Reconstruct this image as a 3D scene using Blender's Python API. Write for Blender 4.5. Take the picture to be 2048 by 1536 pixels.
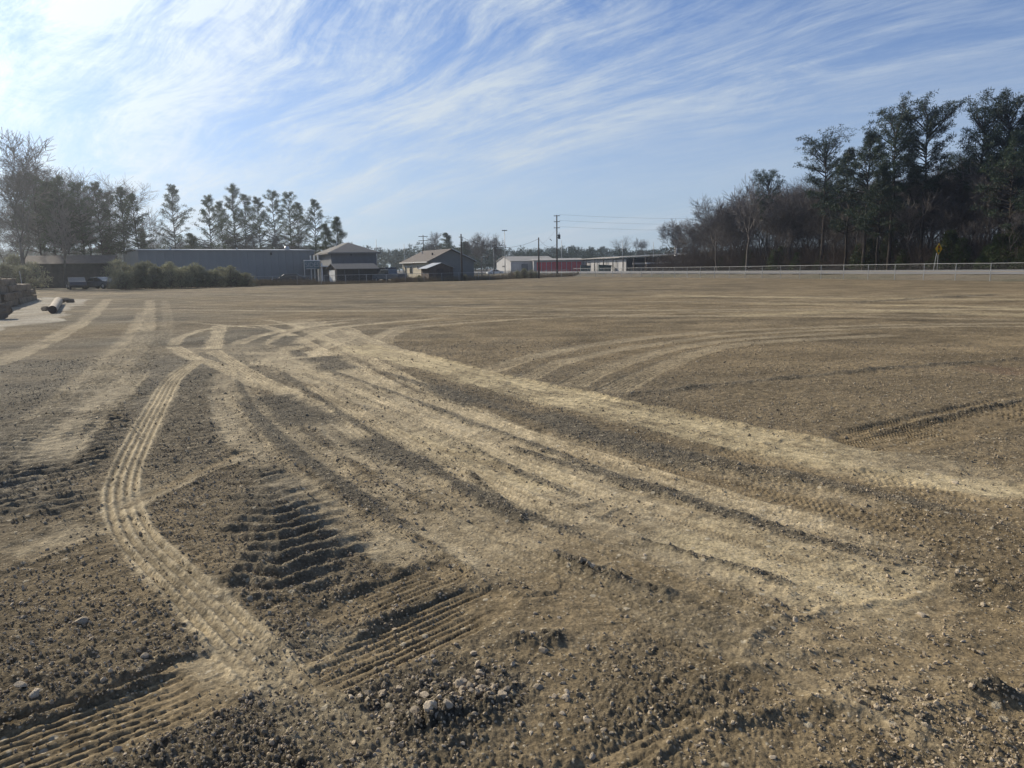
import bpy, math, random
import numpy as np
from mathutils import Vector, Matrix

for o in list(bpy.data.objects):
    bpy.data.objects.remove(o, do_unlink=True)
scene = bpy.context.scene
C = scene.collection
R = math.radians

# ------------------------------------------------------------------ camera
F_PX, CAM_Z = 1450.0, 1.65
PITCH, ROLL = R(9.05), R(0.9)
cF = Vector((0, math.cos(PITCH), -math.sin(PITCH)))
r0 = Vector((1, 0, 0)); u0 = Vector((0, math.sin(PITCH), math.cos(PITCH)))
cR = r0 * math.cos(ROLL) - u0 * math.sin(ROLL)
cU = u0 * math.cos(ROLL) + r0 * math.sin(ROLL)
cam_d = bpy.data.cameras.new('camera'); cam = bpy.data.objects.new('camera', cam_d); C.objects.link(cam)
cam_d.sensor_width = 36; cam_d.lens = F_PX / 2048 * 36
cam_d.clip_start = 0.05; cam_d.clip_end = 9000
m = Matrix((cR, cU, -cF)).transposed().to_4x4(); m.translation = (0, 0, CAM_Z)
cam.matrix_world = m
scene.camera = cam

# ------------------------------------------------------------------ sun and sky
SUN_EL, SUN_AZ = R(29), R(-49)          # azimuth from +Y towards +X
sun_dir = Vector((math.sin(SUN_AZ) * math.cos(SUN_EL), math.cos(SUN_AZ) * math.cos(SUN_EL), math.sin(SUN_EL)))
sd = bpy.data.lights.new('sun', 'SUN'); so = bpy.data.objects.new('sun', sd); C.objects.link(so)
sd.energy = 5.0; sd.angle = R(0.6); sd.color = (1.0, 0.90, 0.74)
so.rotation_euler = sun_dir.to_track_quat('Z', 'Y').to_euler()
scene.view_settings.view_transform = 'Standard'
scene.view_settings.look = 'None'
scene.view_settings.exposure = 0.15
scene.view_settings.gamma = 1.0
scene.view_settings.use_curve_mapping = False

CLOUD_AZ, CLOUD_BASE = -44, 6.6
world = bpy.data.worlds.new('World'); scene.world = world; world.use_nodes = True
nt = world.node_tree; nt.nodes.clear()
N = nt.nodes.new; L = nt.links.new
def mathn(op, a, b=None, c=None, clamp=False):
    n = N('ShaderNodeMath'); n.operation = op; n.use_clamp = clamp
    for i, v in enumerate((a, b, c)):
        if v is None: continue
        if isinstance(v, (int, float)): n.inputs[i].default_value = v
        else: L(v, n.inputs[i])
    return n.outputs[0]
def vmath(op, a, b=None):
    n = N('ShaderNodeVectorMath'); n.operation = op
    for i, v in enumerate((a, b)):
        if v is None: continue
        if isinstance(v, (tuple, list, Vector)): n.inputs[i].default_value = tuple(v)
        else: L(v, n.inputs[i])
    return n
def maprange(v, a, b, c=0.0, d=1.0, smooth=True):
    n = N('ShaderNodeMapRange'); n.interpolation_type = 'SMOOTHSTEP' if smooth else 'LINEAR'
    L(v, n.inputs['Value'])
    for k, x in (('From Min', a), ('From Max', b), ('To Min', c), ('To Max', d)): n.inputs[k].default_value = x
    return n.outputs['Result']
def noise(vec, scale, detail=5, rough=0.55, dist=0.0):
    n = N('ShaderNodeTexNoise'); L(vec, n.inputs['Vector'])
    n.inputs['Scale'].default_value = scale; n.inputs['Detail'].default_value = detail
    n.inputs['Roughness'].default_value = rough; n.inputs['Distortion'].default_value = dist
    return n
out = N('ShaderNodeOutputWorld'); bg = N('ShaderNodeBackground'); L(bg.outputs[0], out.inputs[0])
bg.inputs['Strength'].default_value = 0.09
sky = N('ShaderNodeTexSky'); sky.sky_type = 'NISHITA'; sky.sun_disc = False
sky.sun_elevation = SUN_EL; sky.sun_rotation = SUN_AZ
sky.altitude = 50; sky.air_density = 1.0; sky.dust_density = 0.5; sky.ozone_density = 2.2
tc = N('ShaderNodeTexCoord')
dirn = vmath('NORMALIZE', tc.outputs['Generated']).outputs[0]
sep = N('ShaderNodeSeparateXYZ'); L(dirn, sep.inputs[0])
zc = mathn('MAXIMUM', sep.outputs['Z'], 0.0)
den = mathn('ADD', zc, 0.15)
px_ = mathn('DIVIDE', sep.outputs['X'], den); py_ = mathn('DIVIDE', sep.outputs['Y'], den)
comb = N('ShaderNodeCombineXYZ'); L(px_, comb.inputs[0]); L(py_, comb.inputs[1])
# cirrus streaks run along an azimuth of about -42 degrees
warp = noise(comb.outputs[0], 0.45, 3, 0.5)
wv = vmath('SCALE', vmath('SUBTRACT', warp.outputs['Color'], (0.5, 0.5, 0.5)).outputs[0]); wv.inputs['Scale'].default_value = 0.75
wp = vmath('ADD', comb.outputs[0], wv.outputs[0]).outputs[0]
rot = N('ShaderNodeMapping'); rot.vector_type = 'POINT'
rot.inputs['Rotation'].default_value = (0, 0, R(-(90 - CLOUD_AZ))); L(wp, rot.inputs['Vector'])
def stretch(sc, loc):
    mp_ = N('ShaderNodeMapping'); mp_.inputs['Scale'].default_value = sc; mp_.inputs['Location'].default_value = loc; L(rot.outputs[0], mp_.inputs['Vector']); return mp_.outputs[0]
n1 = noise(stretch((0.22, 0.85, 1), (3.1, 1.7, 0)), 1.0, 6, 0.6, 0.35)      # broad bands
n2 = noise(stretch((0.55, 3.4, 1), (7.3, 2.0, 0)), 1.0, 12, 0.74, 0.35)      # fine combed streaks
n4 = noise(stretch((1.2, 2.4, 1), (1.3, 5.0, 0)), 1.6, 12, 0.74, 0.5)        # wispy tufts
dsun = vmath('DOT_PRODUCT', dirn, sun_dir).outputs['Value']
dsc = mathn('MAXIMUM', dsun, 0.0)
bias = mathn('MULTIPLY', mathn('SUBTRACT', dsun, 0.62), 0.42)
band = maprange(mathn('ADD', n1.outputs['Fac'], bias), 0.36, 0.66)
fine_ = maprange(mathn('ADD', mathn('MULTIPLY', n2.outputs['Fac'], 0.6), mathn('MULTIPLY', n4.outputs['Fac'], 0.4)), 0.36, 0.64)
cov = mathn('MULTIPLY', band, mathn('ADD', mathn('MULTIPLY', fine_, 0.78), 0.16))
cov = mathn('ADD', cov, mathn('MULTIPLY', mathn('POWER', fine_, 1.5), 0.30), clamp=True)
veil = maprange(zc, 0.0, 0.36, 0.74, 0.0)          # thin milky layer towards the horizon
cover = mathn('SUBTRACT', 1.0, mathn('MULTIPLY', mathn('SUBTRACT', 1.0, cov), mathn('SUBTRACT', 1.0, veil)), clamp=True)
glow = mathn('ADD', mathn('MULTIPLY', mathn('POWER', dsc, 7.0), 6.0), CLOUD_BASE)
ccol = N('ShaderNodeVectorMath'); ccol.operation = 'SCALE'; ccol.inputs[0].default_value = (0.88, 1.0, 1.13); L(glow, ccol.inputs['Scale'])
skyc = vmath('MULTIPLY', sky.outputs[0], (0.33, 0.64, 1.08)).outputs[0]
mix = N('ShaderNodeMix'); mix.data_type = 'RGBA'; L(cover, mix.inputs['Factor']); L(skyc, mix.inputs['A']); L(ccol.outputs[0], mix.inputs['B'])
L(mix.outputs['Result'], bg.inputs['Color'])

# ------------------------------------------------------------------ helpers
def ray(px, py):
    d = cF + cR * ((px - 1024) / F_PX) - cU * ((py - 768) / F_PX)
    return d
def g(px, py, z=0.0):
    d = ray(px, py); t = (z - CAM_Z) / d.z
    return (d.x * t, d.y * t)
def at(px, py, Y):
    d = ray(px, py); t = Y / d.y
    return Vector((d.x * t, Y, CAM_Z + d.z * t))
def tag(o, label=None, cat=None, group=None, kind=None):
    if label: o['label'] = label
    if cat: o['category'] = cat
    if group: o['group'] = group
    if kind: o['kind'] = kind
    return o
def empty(name, loc, rz=0.0):
    o = bpy.data.objects.new(name, None); C.objects.link(o)
    o.location = loc; o.rotation_euler = (0, 0, rz); o.empty_display_size = 0.3
    return o
def link(name, me, parent=None, loc=None, rot=None, scale=None):
    o = bpy.data.objects.new(name, me); C.objects.link(o)
    if parent: o.parent = parent
    if loc is not None: o.location = loc
    if rot is not None: o.rotation_euler = rot
    if scale is not None: o.scale = scale
    return o
def copy_tree(o, parent=None):
    c = o.copy(); C.objects.link(c)
    if parent: c.parent = parent
    for ch in list(o.children): copy_tree(ch, c)
    return c
class MB:
    def __init__(s): s.v = []; s.f = []
    def poly(s, pts):
        n = len(s.v); s.v += [tuple(p) for p in pts]; s.f.append(tuple(range(n, n + len(pts)))); return s
    def box(s, x0, x1, y0, y1, z0, z1):
        n = len(s.v)
        s.v += [(x0,y0,z0),(x1,y0,z0),(x1,y1,z0),(x0,y1,z0),(x0,y0,z1),(x1,y0,z1),(x1,y1,z1),(x0,y1,z1)]
        s.f += [tuple(n+i for i in q) for q in ((0,3,2,1),(4,5,6,7),(0,1,5,4),(1,2,6,5),(2,3,7,6),(3,0,4,7))]
        return s
    def extr(s, pts, vec):       # closed prism from a planar polygon
        n = len(s.v); k = len(pts); vec = Vector(vec)
        s.v += [tuple(p) for p in pts] + [tuple(Vector(p) + vec) for p in pts]
        s.f.append(tuple(range(n, n + k))[::-1]); s.f.append(tuple(range(n + k, n + 2 * k)))
        for i in range(k):
            j = (i + 1) % k; s.f.append((n + i, n + j, n + k + j, n + k + i))
        return s
    def tube(s, p0, p1, ra, rb=None, n=8, cap=True):
        rb = ra if rb is None else rb
        p0 = Vector(p0); p1 = Vector(p1); d = (p1 - p0).normalized()
        a = d.orthogonal().normalized(); b = d.cross(a); k = len(s.v)
        for p, r in ((p0, ra), (p1, rb)):
            for i in range(n):
                t = 2 * math.pi * i / n; s.v.append(tuple(p + a * math.cos(t) * r + b * math.sin(t) * r))
        for i in range(n):
            j = (i + 1) % n; s.f.append((k + i, k + j, k + n + j, k + n + i))
        if cap:
            s.f.append(tuple(range(k, k + n))[::-1]); s.f.append(tuple(range(k + n, k + 2 * n)))
        return s
    def mesh(s, name, mat, smooth=False):
        me = bpy.data.meshes.new(name); me.from_pydata(s.v, [], s.f); me.update()
        if mat: me.materials.append(mat)
        if smooth:
            for p in me.polygons: p.use_smooth = True
        return me
    def build(s, name, mat, parent=None, smooth=False, bevel=0):
        o = link(name, s.mesh(name, mat, smooth), parent)
        if bevel:
            bm_ = o.modifiers.new('bevel', 'BEVEL'); bm_.width = bevel; bm_.segments = 2; bm_.limit_method = 'ANGLE'
        return o
def np_mesh(name, v, tri, mat, smooth=False):
    v = np.ascontiguousarray(v, dtype=np.float32).reshape(-1, 3); k = tri.shape[1]
    me = bpy.data.meshes.new(name)
    me.vertices.add(len(v)); me.vertices.foreach_set('co', v.ravel())
    me.loops.add(tri.size); me.loops.foreach_set('vertex_index', np.ascontiguousarray(tri, dtype=np.int32).ravel())
    me.polygons.add(len(tri)); me.polygons.foreach_set('loop_start', np.arange(0, tri.size, k, dtype=np.int32))
    if smooth: me.polygons.foreach_set('use_smooth', np.ones(len(tri), dtype=bool))
    me.update(calc_edges=True)
    if mat: me.materials.append(mat)
    return me

# ------------------------------------------------------------------ materials
def material(name, col, rough=0.8, var=0.25, scale=3.0, col2=None, bump=0.0, bscale=30.0, metal=0.0, spec=0.3, transl=0.0, coords='Object', stretch=(1,1,1), rnd=0.0):
    mt = bpy.data.materials.new(name); mt.use_nodes = True
    t = mt.node_tree; b = t.nodes['Principled BSDF']
    b.inputs['Roughness'].default_value = rough; b.inputs['Metallic'].default_value = metal
    b.inputs['Specular IOR Level'].default_value = spec
    c = t.nodes.new('ShaderNodeTexCoord'); mp = t.nodes.new('ShaderNodeMapping'); mp.inputs['Scale'].default_value = stretch
    t.links.new(c.outputs[coords], mp.inputs['Vector'])
    n = t.nodes.new('ShaderNodeTexNoise'); n.inputs['Scale'].default_value = scale; n.inputs['Detail'].default_value = 6; n.inputs['Roughness'].default_value = 0.65
    t.links.new(mp.outputs[0], n.inputs['Vector'])
    r = t.nodes.new('ShaderNodeValToRGB')
    c2 = col2 or tuple(max(0, x * (1 - var)) for x in col); c1 = tuple(min(1, x * (1 + var)) for x in col) if not col2 else col
    r.color_ramp.elements[0].position = 0.33; r.color_ramp.elements[1].position = 0.67
    r.color_ramp.elements[0].color = (*c2, 1); r.color_ramp.elements[1].color = (*c1, 1)
    t.links.new(n.outputs['Fac'], r.inputs[0])
    src = r.outputs[0]
    if rnd:
        oi = t.nodes.new('ShaderNodeObjectInfo'); hs = t.nodes.new('ShaderNodeHueSaturation')
        mr = t.nodes.new('ShaderNodeMapRange'); mr.inputs['To Min'].default_value = 1 - rnd; mr.inputs['To Max'].default_value = 1 + rnd
        t.links.new(oi.outputs['Random'], mr.inputs['Value']); t.links.new(mr.outputs[0], hs.inputs['Value']); t.links.new(src, hs.inputs['Color'])
        src = hs.outputs[0]
    t.links.new(src, b.inputs['Base Color'])
    if bump:
        n2 = t.nodes.new('ShaderNodeTexNoise'); n2.inputs['Scale'].default_value = bscale; n2.inputs['Detail'].default_value = 8
        t.links.new(mp.outputs[0], n2.inputs['Vector'])
        bp = t.nodes.new('ShaderNodeBump'); bp.inputs['Strength'].default_value = bump; bp.inputs['Distance'].default_value = 0.05
        t.links.new(n2.outputs['Fac'], bp.inputs['Height']); t.links.new(bp.outputs[0], b.inputs['Normal'])
    if transl:
        tr = t.nodes.new('ShaderNodeBsdfTranslucent'); ms = t.nodes.new('ShaderNodeMixShader'); ms.inputs[0].default_value = transl
        t.links.new(src, tr.inputs['Color']); t.links.new(b.outputs[0], ms.inputs[1]); t.links.new(tr.outputs[0], ms.inputs[2])
        t.links.new(ms.outputs[0], t.nodes['Material Output'].inputs['Surface'])
    return mt
M = {}
M['needles'] = material('pine_needles', (0.030, 0.050, 0.024), 0.6, 0.45, 0.6, transl=0.15, rnd=0.25)
M['needles_left'] = material('pale_pine_needles', (0.055, 0.075, 0.03), 0.6, 0.4, 0.6, transl=0.3, rnd=0.25)
M['cedar'] = material('cedar_foliage', (0.055, 0.075, 0.025), 0.6, 0.45, 1.2, transl=0.25, rnd=0.35)
M['shrub'] = material('shrub_leaves', (0.235, 0.23, 0.145), 0.7, 0.4, 1.5, transl=0.3, rnd=0.3)
M['weeds'] = material('dry_weeds', (0.24, 0.19, 0.12), 0.9, 0.35, 1.5, transl=0.3)
M['bark'] = material('pine_bark', (0.04, 0.031, 0.025), 0.95, 0.4, 2.5, stretch=(1, 1, 0.3), bump=0.6, bscale=10, rnd=0.3)
M['bark_grey'] = material('grey_bark', (0.115, 0.098, 0.083), 0.95, 0.35, 2.5, stretch=(1, 1, 0.3), bump=0.5, bscale=12, rnd=0.4)
M['twigs'] = material('bare_twigs', (0.135, 0.118, 0.108), 0.9, 0.3, 1.0, rnd=0.35)
M['brush'] = material('brush_twigs', (0.115, 0.088, 0.07), 0.95, 0.4, 0.4)
M['far'] = material('far_pines', (0.04, 0.055, 0.028), 0.9, 0.4, 0.08, transl=0.15)
M['metal_post'] = material('galvanised_steel', (0.40, 0.40, 0.385), 0.45, 0.12, 4, metal=0.3)
M['wood_pole'] = material('weathered_pole_wood', (0.085, 0.065, 0.05), 0.9, 0.3, 3, stretch=(1, 1, 0.15))
M['dark_metal'] = material('dark_metal', (0.03, 0.03, 0.035), 0.5, 0.2, 5)
M['wire'] = material('wire', (0.03, 0.03, 0.03), 0.6, 0.1, 5)
M['grey_metal_wall'] = material('grey_metal_siding', (0.235, 0.24, 0.235), 0.6, 0.10, 0.3)
M['trim'] = material('white_trim', (0.75, 0.74, 0.70), 0.6, 0.06, 4)
M['cream'] = material('cream_siding', (0.66, 0.60, 0.47), 0.7, 0.06, 1.0)
M['cream_gable_shade'] = material('shaded_cream_siding', (0.20, 0.195, 0.175), 0.7, 0.08, 1.0)  # darker copy of the house siding: the gable's shade put into its colour
M['shingle'] = material('brown_grey_shingles', (0.135, 0.115, 0.10), 0.9, 0.2, 6, bump=0.4)
M['shingle_grey'] = material('grey_shingles', (0.17, 0.16, 0.145), 0.9, 0.2, 6, bump=0.4)
M['blue_wall'] = material('slate_siding', (0.13, 0.135, 0.145), 0.75, 0.12, 1.0)
M['brown_wall'] = material('brown_boards', (0.10, 0.075, 0.06), 0.85, 0.25, 2.0, stretch=(1, 1, 0.2))
M['dark_wall'] = material('dark_boards', (0.06, 0.05, 0.045), 0.85, 0.25, 2.0)
M['glass'] = material('window_glass', (0.02, 0.025, 0.03), 0.08, 0.1, 2, spec=0.8)
M['tin'] = material('tin_roof', (0.45, 0.45, 0.44), 0.4, 0.15, 1.5, metal=0.4)
M['red'] = material('red_roll_up_door', (0.62, 0.07, 0.075), 0.5, 0.15, 1.0)
M['white_metal'] = material('white_metal_siding', (0.42, 0.41, 0.40), 0.6, 0.08, 0.5)
M['beige_roof'] = material('beige_metal_roof', (0.34, 0.31, 0.265), 0.6, 0.1, 0.4)
M['white_paint'] = material('white_paint', (0.8, 0.8, 0.78), 0.4, 0.04, 2)
M['asphalt'] = material('worn_asphalt', (0.20, 0.195, 0.185), 0.9, 0.12, 0.5, bump=0.3)
M['yellow'] = material('yellow_sign', (0.75, 0.42, 0.01), 0.5, 0.05, 4)
M['black'] = material('black_paint', (0.015, 0.015, 0.015), 0.5, 0.1, 4)
M['redspot'] = material('red_disc', (0.55, 0.03, 0.02), 0.5, 0.05, 4)
M['greenspot'] = material('green_disc', (0.02, 0.28, 0.08), 0.5, 0.05, 4)
M['sign_blue'] = material('sign_slate', (0.10, 0.16, 0.18), 0.5, 0.1, 3)
M['dark_green'] = material('dark_green_paint', (0.02, 0.045, 0.04), 0.5, 0.15, 3)
M['car_dark'] = material('dark_car_paint', (0.025, 0.025, 0.035), 0.25, 0.1, 3, spec=0.6)
M['car_grey'] = material('grey_car_paint', (0.10, 0.11, 0.12), 0.25, 0.1, 3, spec=0.6)
M['tyre'] = material('tyre_rubber', (0.015, 0.015, 0.015), 0.9, 0.1, 9)
M['block'] = material('rough_timber', (0.21, 0.168, 0.12), 0.95, 0.3, 1.6, bump=0.8, bscale=7, rnd=0.15)
M['log'] = material('debarked_log', (0.42, 0.36, 0.28), 0.9, 0.25, 2.0, bump=0.5, bscale=9)
M['stone'] = material('pale_limestone', (0.47, 0.385, 0.275), 0.9, 0.25, 25, bump=0.5, bscale=60, rnd=0.35)
M['gravel'] = material('gravel_stone', (0.33, 0.265, 0.18), 0.9, 0.3, 30, rnd=0.5)

# ------------------------------------------------------------------ terrain
FD = np.array((-0.3373, 0.9414)); FNv = np.array((0.9414, 0.3373)); F0 = np.array((40.0, 61.0))
def fence_pt(t, s=0.0):
    p = F0 + FD * t + FNv * s
    return float(p[0]), float(p[1])
def sstep(a, b, x):
    t = np.clip((x - a) / (b - a), 0, 1); return t * t * (3 - 2 * t)
def macro(x, y):
    s = (x - F0[0]) * FNv[0] + (y - F0[1]) * FNv[1]
    h = 0.42 * sstep(1.5, 9.0, s) + 0.26 * np.clip((s - 9.0) / 12.0, 0, 1) - 0.25 * sstep(22, 30, s)
    return h
def _hash(ix, iy, seed):
    h = (ix.astype(np.int64) * 374761393 + iy.astype(np.int64) * 668265263 + seed * 982451653) & 0xFFFFFFFF
    h = ((h ^ (h >> 13)) * 1274126177) & 0xFFFFFFFF
    h = (h ^ (h >> 16)) & 0xFFFFFFFF
    return (h & 0xFFFFFF).astype(np.float32) / np.float32(0xFFFFFF)
def vnoise(x, y, sc, seed):
    x = x / sc; y = y / sc
    ix = np.floor(x); iy = np.floor(y); fx = (x - ix).astype(np.float32); fy = (y - iy).astype(np.float32)
    fx = fx * fx * (3 - 2 * fx); fy = fy * fy * (3 - 2 * fy)
    a = _hash(ix, iy, seed); b = _hash(ix + 1, iy, seed); c = _hash(ix, iy + 1, seed); d = _hash(ix + 1, iy + 1, seed)
    return (a + (b - a) * fx) * (1 - fy) + (c + (d - c) * fx) * fy - 0.5
def cells(x, y, sc, seed, keep=0.75):
    """rounded lumps of random size"""
    gx = x / sc; gy = y / sc; ix = np.floor(gx); iy = np.floor(gy)
    best = np.zeros(len(x), dtype=np.float32)
    for dx in (-1, 0, 1):
        for dy in (-1, 0, 1):
            cx = ix + dx; cy = iy + dy
            r = _hash(cx, cy, seed + 5)
            qx = gx - (cx + _hash(cx, cy, seed)); qy = gy - (cy + _hash(cx, cy, seed + 1))
            rad = 0.25 + 0.5 * r
            k = 1 - (qx * qx + qy * qy) / (rad * rad)
            b = np.where(_hash(cx, cy, seed + 2) < keep, np.sqrt(np.clip(k, 0, 1)) * rad, 0)
            best = np.maximum(best, b.astype(np.float32))
    return best

# polar sheet round the viewpoint: fine where the lot is near, coarse towards the horizon
ang = [-math.pi]
dense = R(38.5)
ang = np.concatenate([np.linspace(-math.pi, -dense, 34)[:-1], np.linspace(-dense, dense, 880), np.linspace(dense, math.pi, 34)[1:-1]])
rings = [0.5]
while rings[-1] < 95: rings.append(rings[-1] + 0.00262 * rings[-1] ** 1.28 + 0.0002)
while rings[-1] < 6000: rings.append(rings[-1] * 1.035)
rings = np.array(rings); nR, nA = len(rings), len(ang)
print('ground grid', nR, nA, nR * nA)
rr, aa = np.meshgrid(rings, ang, indexing='ij')
X = (rr * np.sin(aa)).ravel(); Y = (rr * np.cos(aa)).ravel(); RR = rr.ravel()
space = np.maximum(np.gradient(rings)[:, None] * np.ones(nA)[None, :], rr * (2 * dense / 880)).ravel()
s_rad = (np.gradient(rings)[:, None] * np.ones(nA)[None, :]).ravel(); s_lat = (rr * (2 * dense / 880)).ravel()
def fade(sc): return 1 - sstep(sc * 0.35, sc * 0.9, space)

rough = np.full(len(X), 1.0, dtype=np.float32)
hs = np.zeros(len(X), dtype=np.float32)
A_GREY = np.array((0.132, 0.113, 0.080)); A_BROWN = np.array((0.190, 0.143, 0.080)); A_TAN = np.array((0.350, 0.286, 0.182))
A_DUST = np.array((0.46, 0.372, 0.218)); A_PALE = np.array((0.38, 0.345, 0.28)); A_GRASS = np.array((0.135, 0.108, 0.073)); A_RED = np.array((0.22, 0.135, 0.085))
big = vnoise(X, Y, 7, 1) + 0.6 * vnoise(X, Y, 2.6, 2) + 0.35 * vnoise(X, Y, 0.9, 3) + 0.2 * vnoise(X, Y, 0.3, 33)
col = A_GREY + (A_BROWN - A_GREY) * np.clip(0.5 + big, 0, 1)[:, None]
# browner, smoother towards the right and the near right corner
rt = sstep(-0.15, 0.45, X / np.maximum(Y, 0.5) + 0.15 * big) * (Y > 0)
col = col + (A_BROWN * 1.02 - col) * (0.75 * rt)[:, None]
rough *= 1 - 0.35 * rt
farm = sstep(18, 50, RR)
col = col + (A_BROWN * 1.0 - col) * (0.4 * farm)[:, None]
fg = 0.9 * vnoise(X * 0.45, Y, 0.9, 12) + 0.8 * vnoise(X * 0.6, Y, 0.35, 13) + 0.6 * vnoise(X, Y, 3.5, 14)
col = col * (1 + 0.55 * fg * sstep(6, 18, RR))[:, None]
smooth_near = sstep(-0.1, 0.35, vnoise(X, Y, 1.3, 8) + 0.5 * vnoise(X, Y, 0.4, 9) + 0.25 * sstep(0.2, 0.6, X / np.maximum(Y, 0.3)) * (RR < 7))
near_mask = sstep(9, 5, RR) * sstep(-0.9, 0.3, X)
k_ = 0.72 * smooth_near * near_mask
rough *= 1 - k_
col = col + (A_BROWN * 1.12 - col) * k_[:, None]

def stroke(pts, w, kind, k=1.0, colr=None, px=True, edge=0.12, amp=1.0, cmix=0.8, wob=0.35):
    """press one track or windrow into the ground"""
    global rough, hs, col
    P = np.array([g(*p) for p in pts]) if px else np.array(pts, dtype=float)
    # Catmull-Rom
    if len(P) > 2:
        Q = np.vstack([2 * P[0] - P[1], P, 2 * P[-1] - P[-2]]); outp = []
        for i in range(1, len(Q) - 2):
            for t in np.linspace(0, 1, 7)[:-1]:
                p0, p1, p2, p3 = Q[i - 1], Q[i], Q[i + 1], Q[i + 2]
                outp.append(0.5 * ((2 * p1) + (-p0 + p2) * t + (2 * p0 - 5 * p1 + 4 * p2 - p3) * t * t + (-p0 + 3 * p1 - 3 * p2 + p3) * t ** 3))
        outp.append(P[-1]); P = np.array(outp)
    mg = w * 0.5 + max(0.25, w * 0.4)
    sel = np.where((X > P[:, 0].min() - mg) & (X < P[:, 0].max() + mg) & (Y > P[:, 1].min() - mg) & (Y < P[:, 1].max() + mg))[0]
    if not len(sel): return
    x = X[sel]; y = Y[sel]; bd = np.full(len(sel), 1e9); bu = np.zeros(len(sel)); bs = np.zeros(len(sel)); bnx = np.zeros(len(sel)); bny = np.zeros(len(sel)); s0 = 0.0; lend = np.zeros(len(sel))
    tot = np.sum(np.hypot(*np.diff(P, axis=0).T))
    for a, b in zip(P[:-1], P[1:]):
        d = b - a; Ln = np.hypot(*d)
        if Ln < 1e-6: continue
        d = d / Ln; t = np.clip((x - a[0]) * d[0] + (y - a[1]) * d[1], 0, Ln)
        qx = x - a[0] - d[0] * t; qy = y - a[1] - d[1] * t
        dd = np.hypot(qx, qy); u = qx * (-d[1]) + qy * d[0]
        up = dd < bd
        bd = np.where(up, dd, bd); bu = np.where(up, u, bu); bs = np.where(up, s0 + t, bs); bnx = np.where(up, -d[1], bnx); bny = np.where(up, d[0], bny); s0 += Ln
    ew = max(w * edge, 0.02)
    nz = (vnoise(x, y, 0.35, 21) + 0.6 * vnoise(x, y, 0.1, 22) + 0.8 * vnoise(x, y, 1.1, 23)) * w * wob * 0.5
    hw = w * 0.5
    msk = 1 - sstep(hw - ew, hw + ew, bd + nz)
    if kind not in ('ridge',): msk = msk * sstep(0, min(0.4, tot * 0.2), bs + 0.02) * sstep(0, min(0.4, tot * 0.2), tot - bs + 0.02) if kind != 'groove' else msk
    msk = msk * k
    keep = msk > 0.002
    sel = sel[keep] if kind != 'ridge' else sel
    if kind == 'ridge':
        e = np.exp(-(bd / hw) ** 2) * sstep(0, 0.2, bs) * sstep(0, 0.2, tot - bs)
        e = e * (0.65 + 0.9 * np.clip(vnoise(x, y, 0.09, 41) + 0.4, 0, 1))
        hs[sel] += (amp * e).astype(np.float32); rough[sel] = np.maximum(rough[sel], (e * 1.4 * k).astype(np.float32))
        col[sel] += (A_GREY * 0.95 - col[sel]) * np.clip(e * 0.7, 0, 1)[:, None]
        return
    msk, bd, bu, bs, x, y, nz, bnx, bny = (q[keep] for q in (msk, bd, bu, bs, x, y, nz, bnx, bny))
    cc = {'smooth': A_TAN, 'ribs': A_TAN, 'lug': A_GREY * 1.15, 'groove': A_BROWN * 1.1, 'rough': A_GREY}[kind] if colr is None else colr
    rr_s = np.hypot(x, y) + 1e-6; cr_ = (bnx * x + bny * y) / rr_s; ct_ = (bnx * y - bny * x) / rr_s
    spw = np.sqrt((cr_ * s_rad[sel]) ** 2 + (ct_ * s_lat[sel]) ** 2)
    if kind == 'smooth':
        tex = np.clip(0.55 + 0.9 * vnoise(x, y, 0.5, 51) + 0.7 * vnoise(x, y, 0.12, 52), 0, 1)
        strk = vnoise(bu, bs * 0.06, 0.045, 53) + 0.6 * vnoise(bu, bs * 0.04, 0.12, 54)
        mm = msk * np.clip(0.35 + 0.65 * tex + 0.55 * strk, 0.05, 1)
        rough[sel] *= (1 - 0.86 * mm); hs[sel] = hs[sel] * (1 - mm) + mm * (-0.014 + 0.012 * strk) + 0.014 * np.exp(-((bd + nz - hw) / 0.035) ** 2) * k
        col[sel] += (cc - col[sel]) * (mm * cmix)[:, None]
    elif kind == 'ribs':
        n = max(3, round(w / 0.062)); ph = bu / w * n
        rb = np.cos(ph * 2 * math.pi); lug = np.sign(np.sin((bs / 0.05 + 0.5 * np.floor(ph)) * 2 * math.pi)) * (1 - sstep(0.015, 0.03, space[sel]))
        f = 1 - sstep(0.02, 0.05, spw)
        inner = (bd < hw * 0.95)
        crumb = 0.006 * vnoise(x, y, 0.03, 57) + 0.006 * vnoise(x, y, 0.09, 58)
        hr = (crumb - 0.012 + 0.011 * rb * amp + 0.003 * lug * (rb > 0)) * f + (-0.006) * (1 - f)
        hr = hr + 0.016 * np.exp(-((bd - hw) / 0.03) ** 2)
        hs[sel] = hs[sel] * (1 - msk) + msk * hr
        rough[sel] *= 1 - 0.82 * msk
        brk = np.clip(1.0 + 0.55 * vnoise(bu, bs * 0.2, 0.10, 55) + 0.45 * vnoise(x, y, 0.06, 56), 0.55, 1.3)
        col[sel] += (cc * ((1.0 + 0.22 * rb * f) * brk)[:, None] - col[sel]) * (msk * cmix)[:, None]
    elif kind == 'lug':
        wb = 0.05 * vnoise(x, y, 0.25, 61) + 0.03 * vnoise(x, y, 0.08, 62)
        ph = (bs + wb + 0.02 * vnoise(x, y, 0.04, 65) + 0.50 * np.abs(bu + 0.02)) / 0.185
        tr = 0.5 + 0.5 * np.sin(ph * 2 * math.pi)
        hr = (tr ** 1.5 - 0.35) * 0.040 * amp * np.clip(0.95 + 0.9 * vnoise(x, y, 0.6, 63) + 0.5 * vnoise(x, y, 0.12, 64), 0.3, 1.4)
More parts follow.
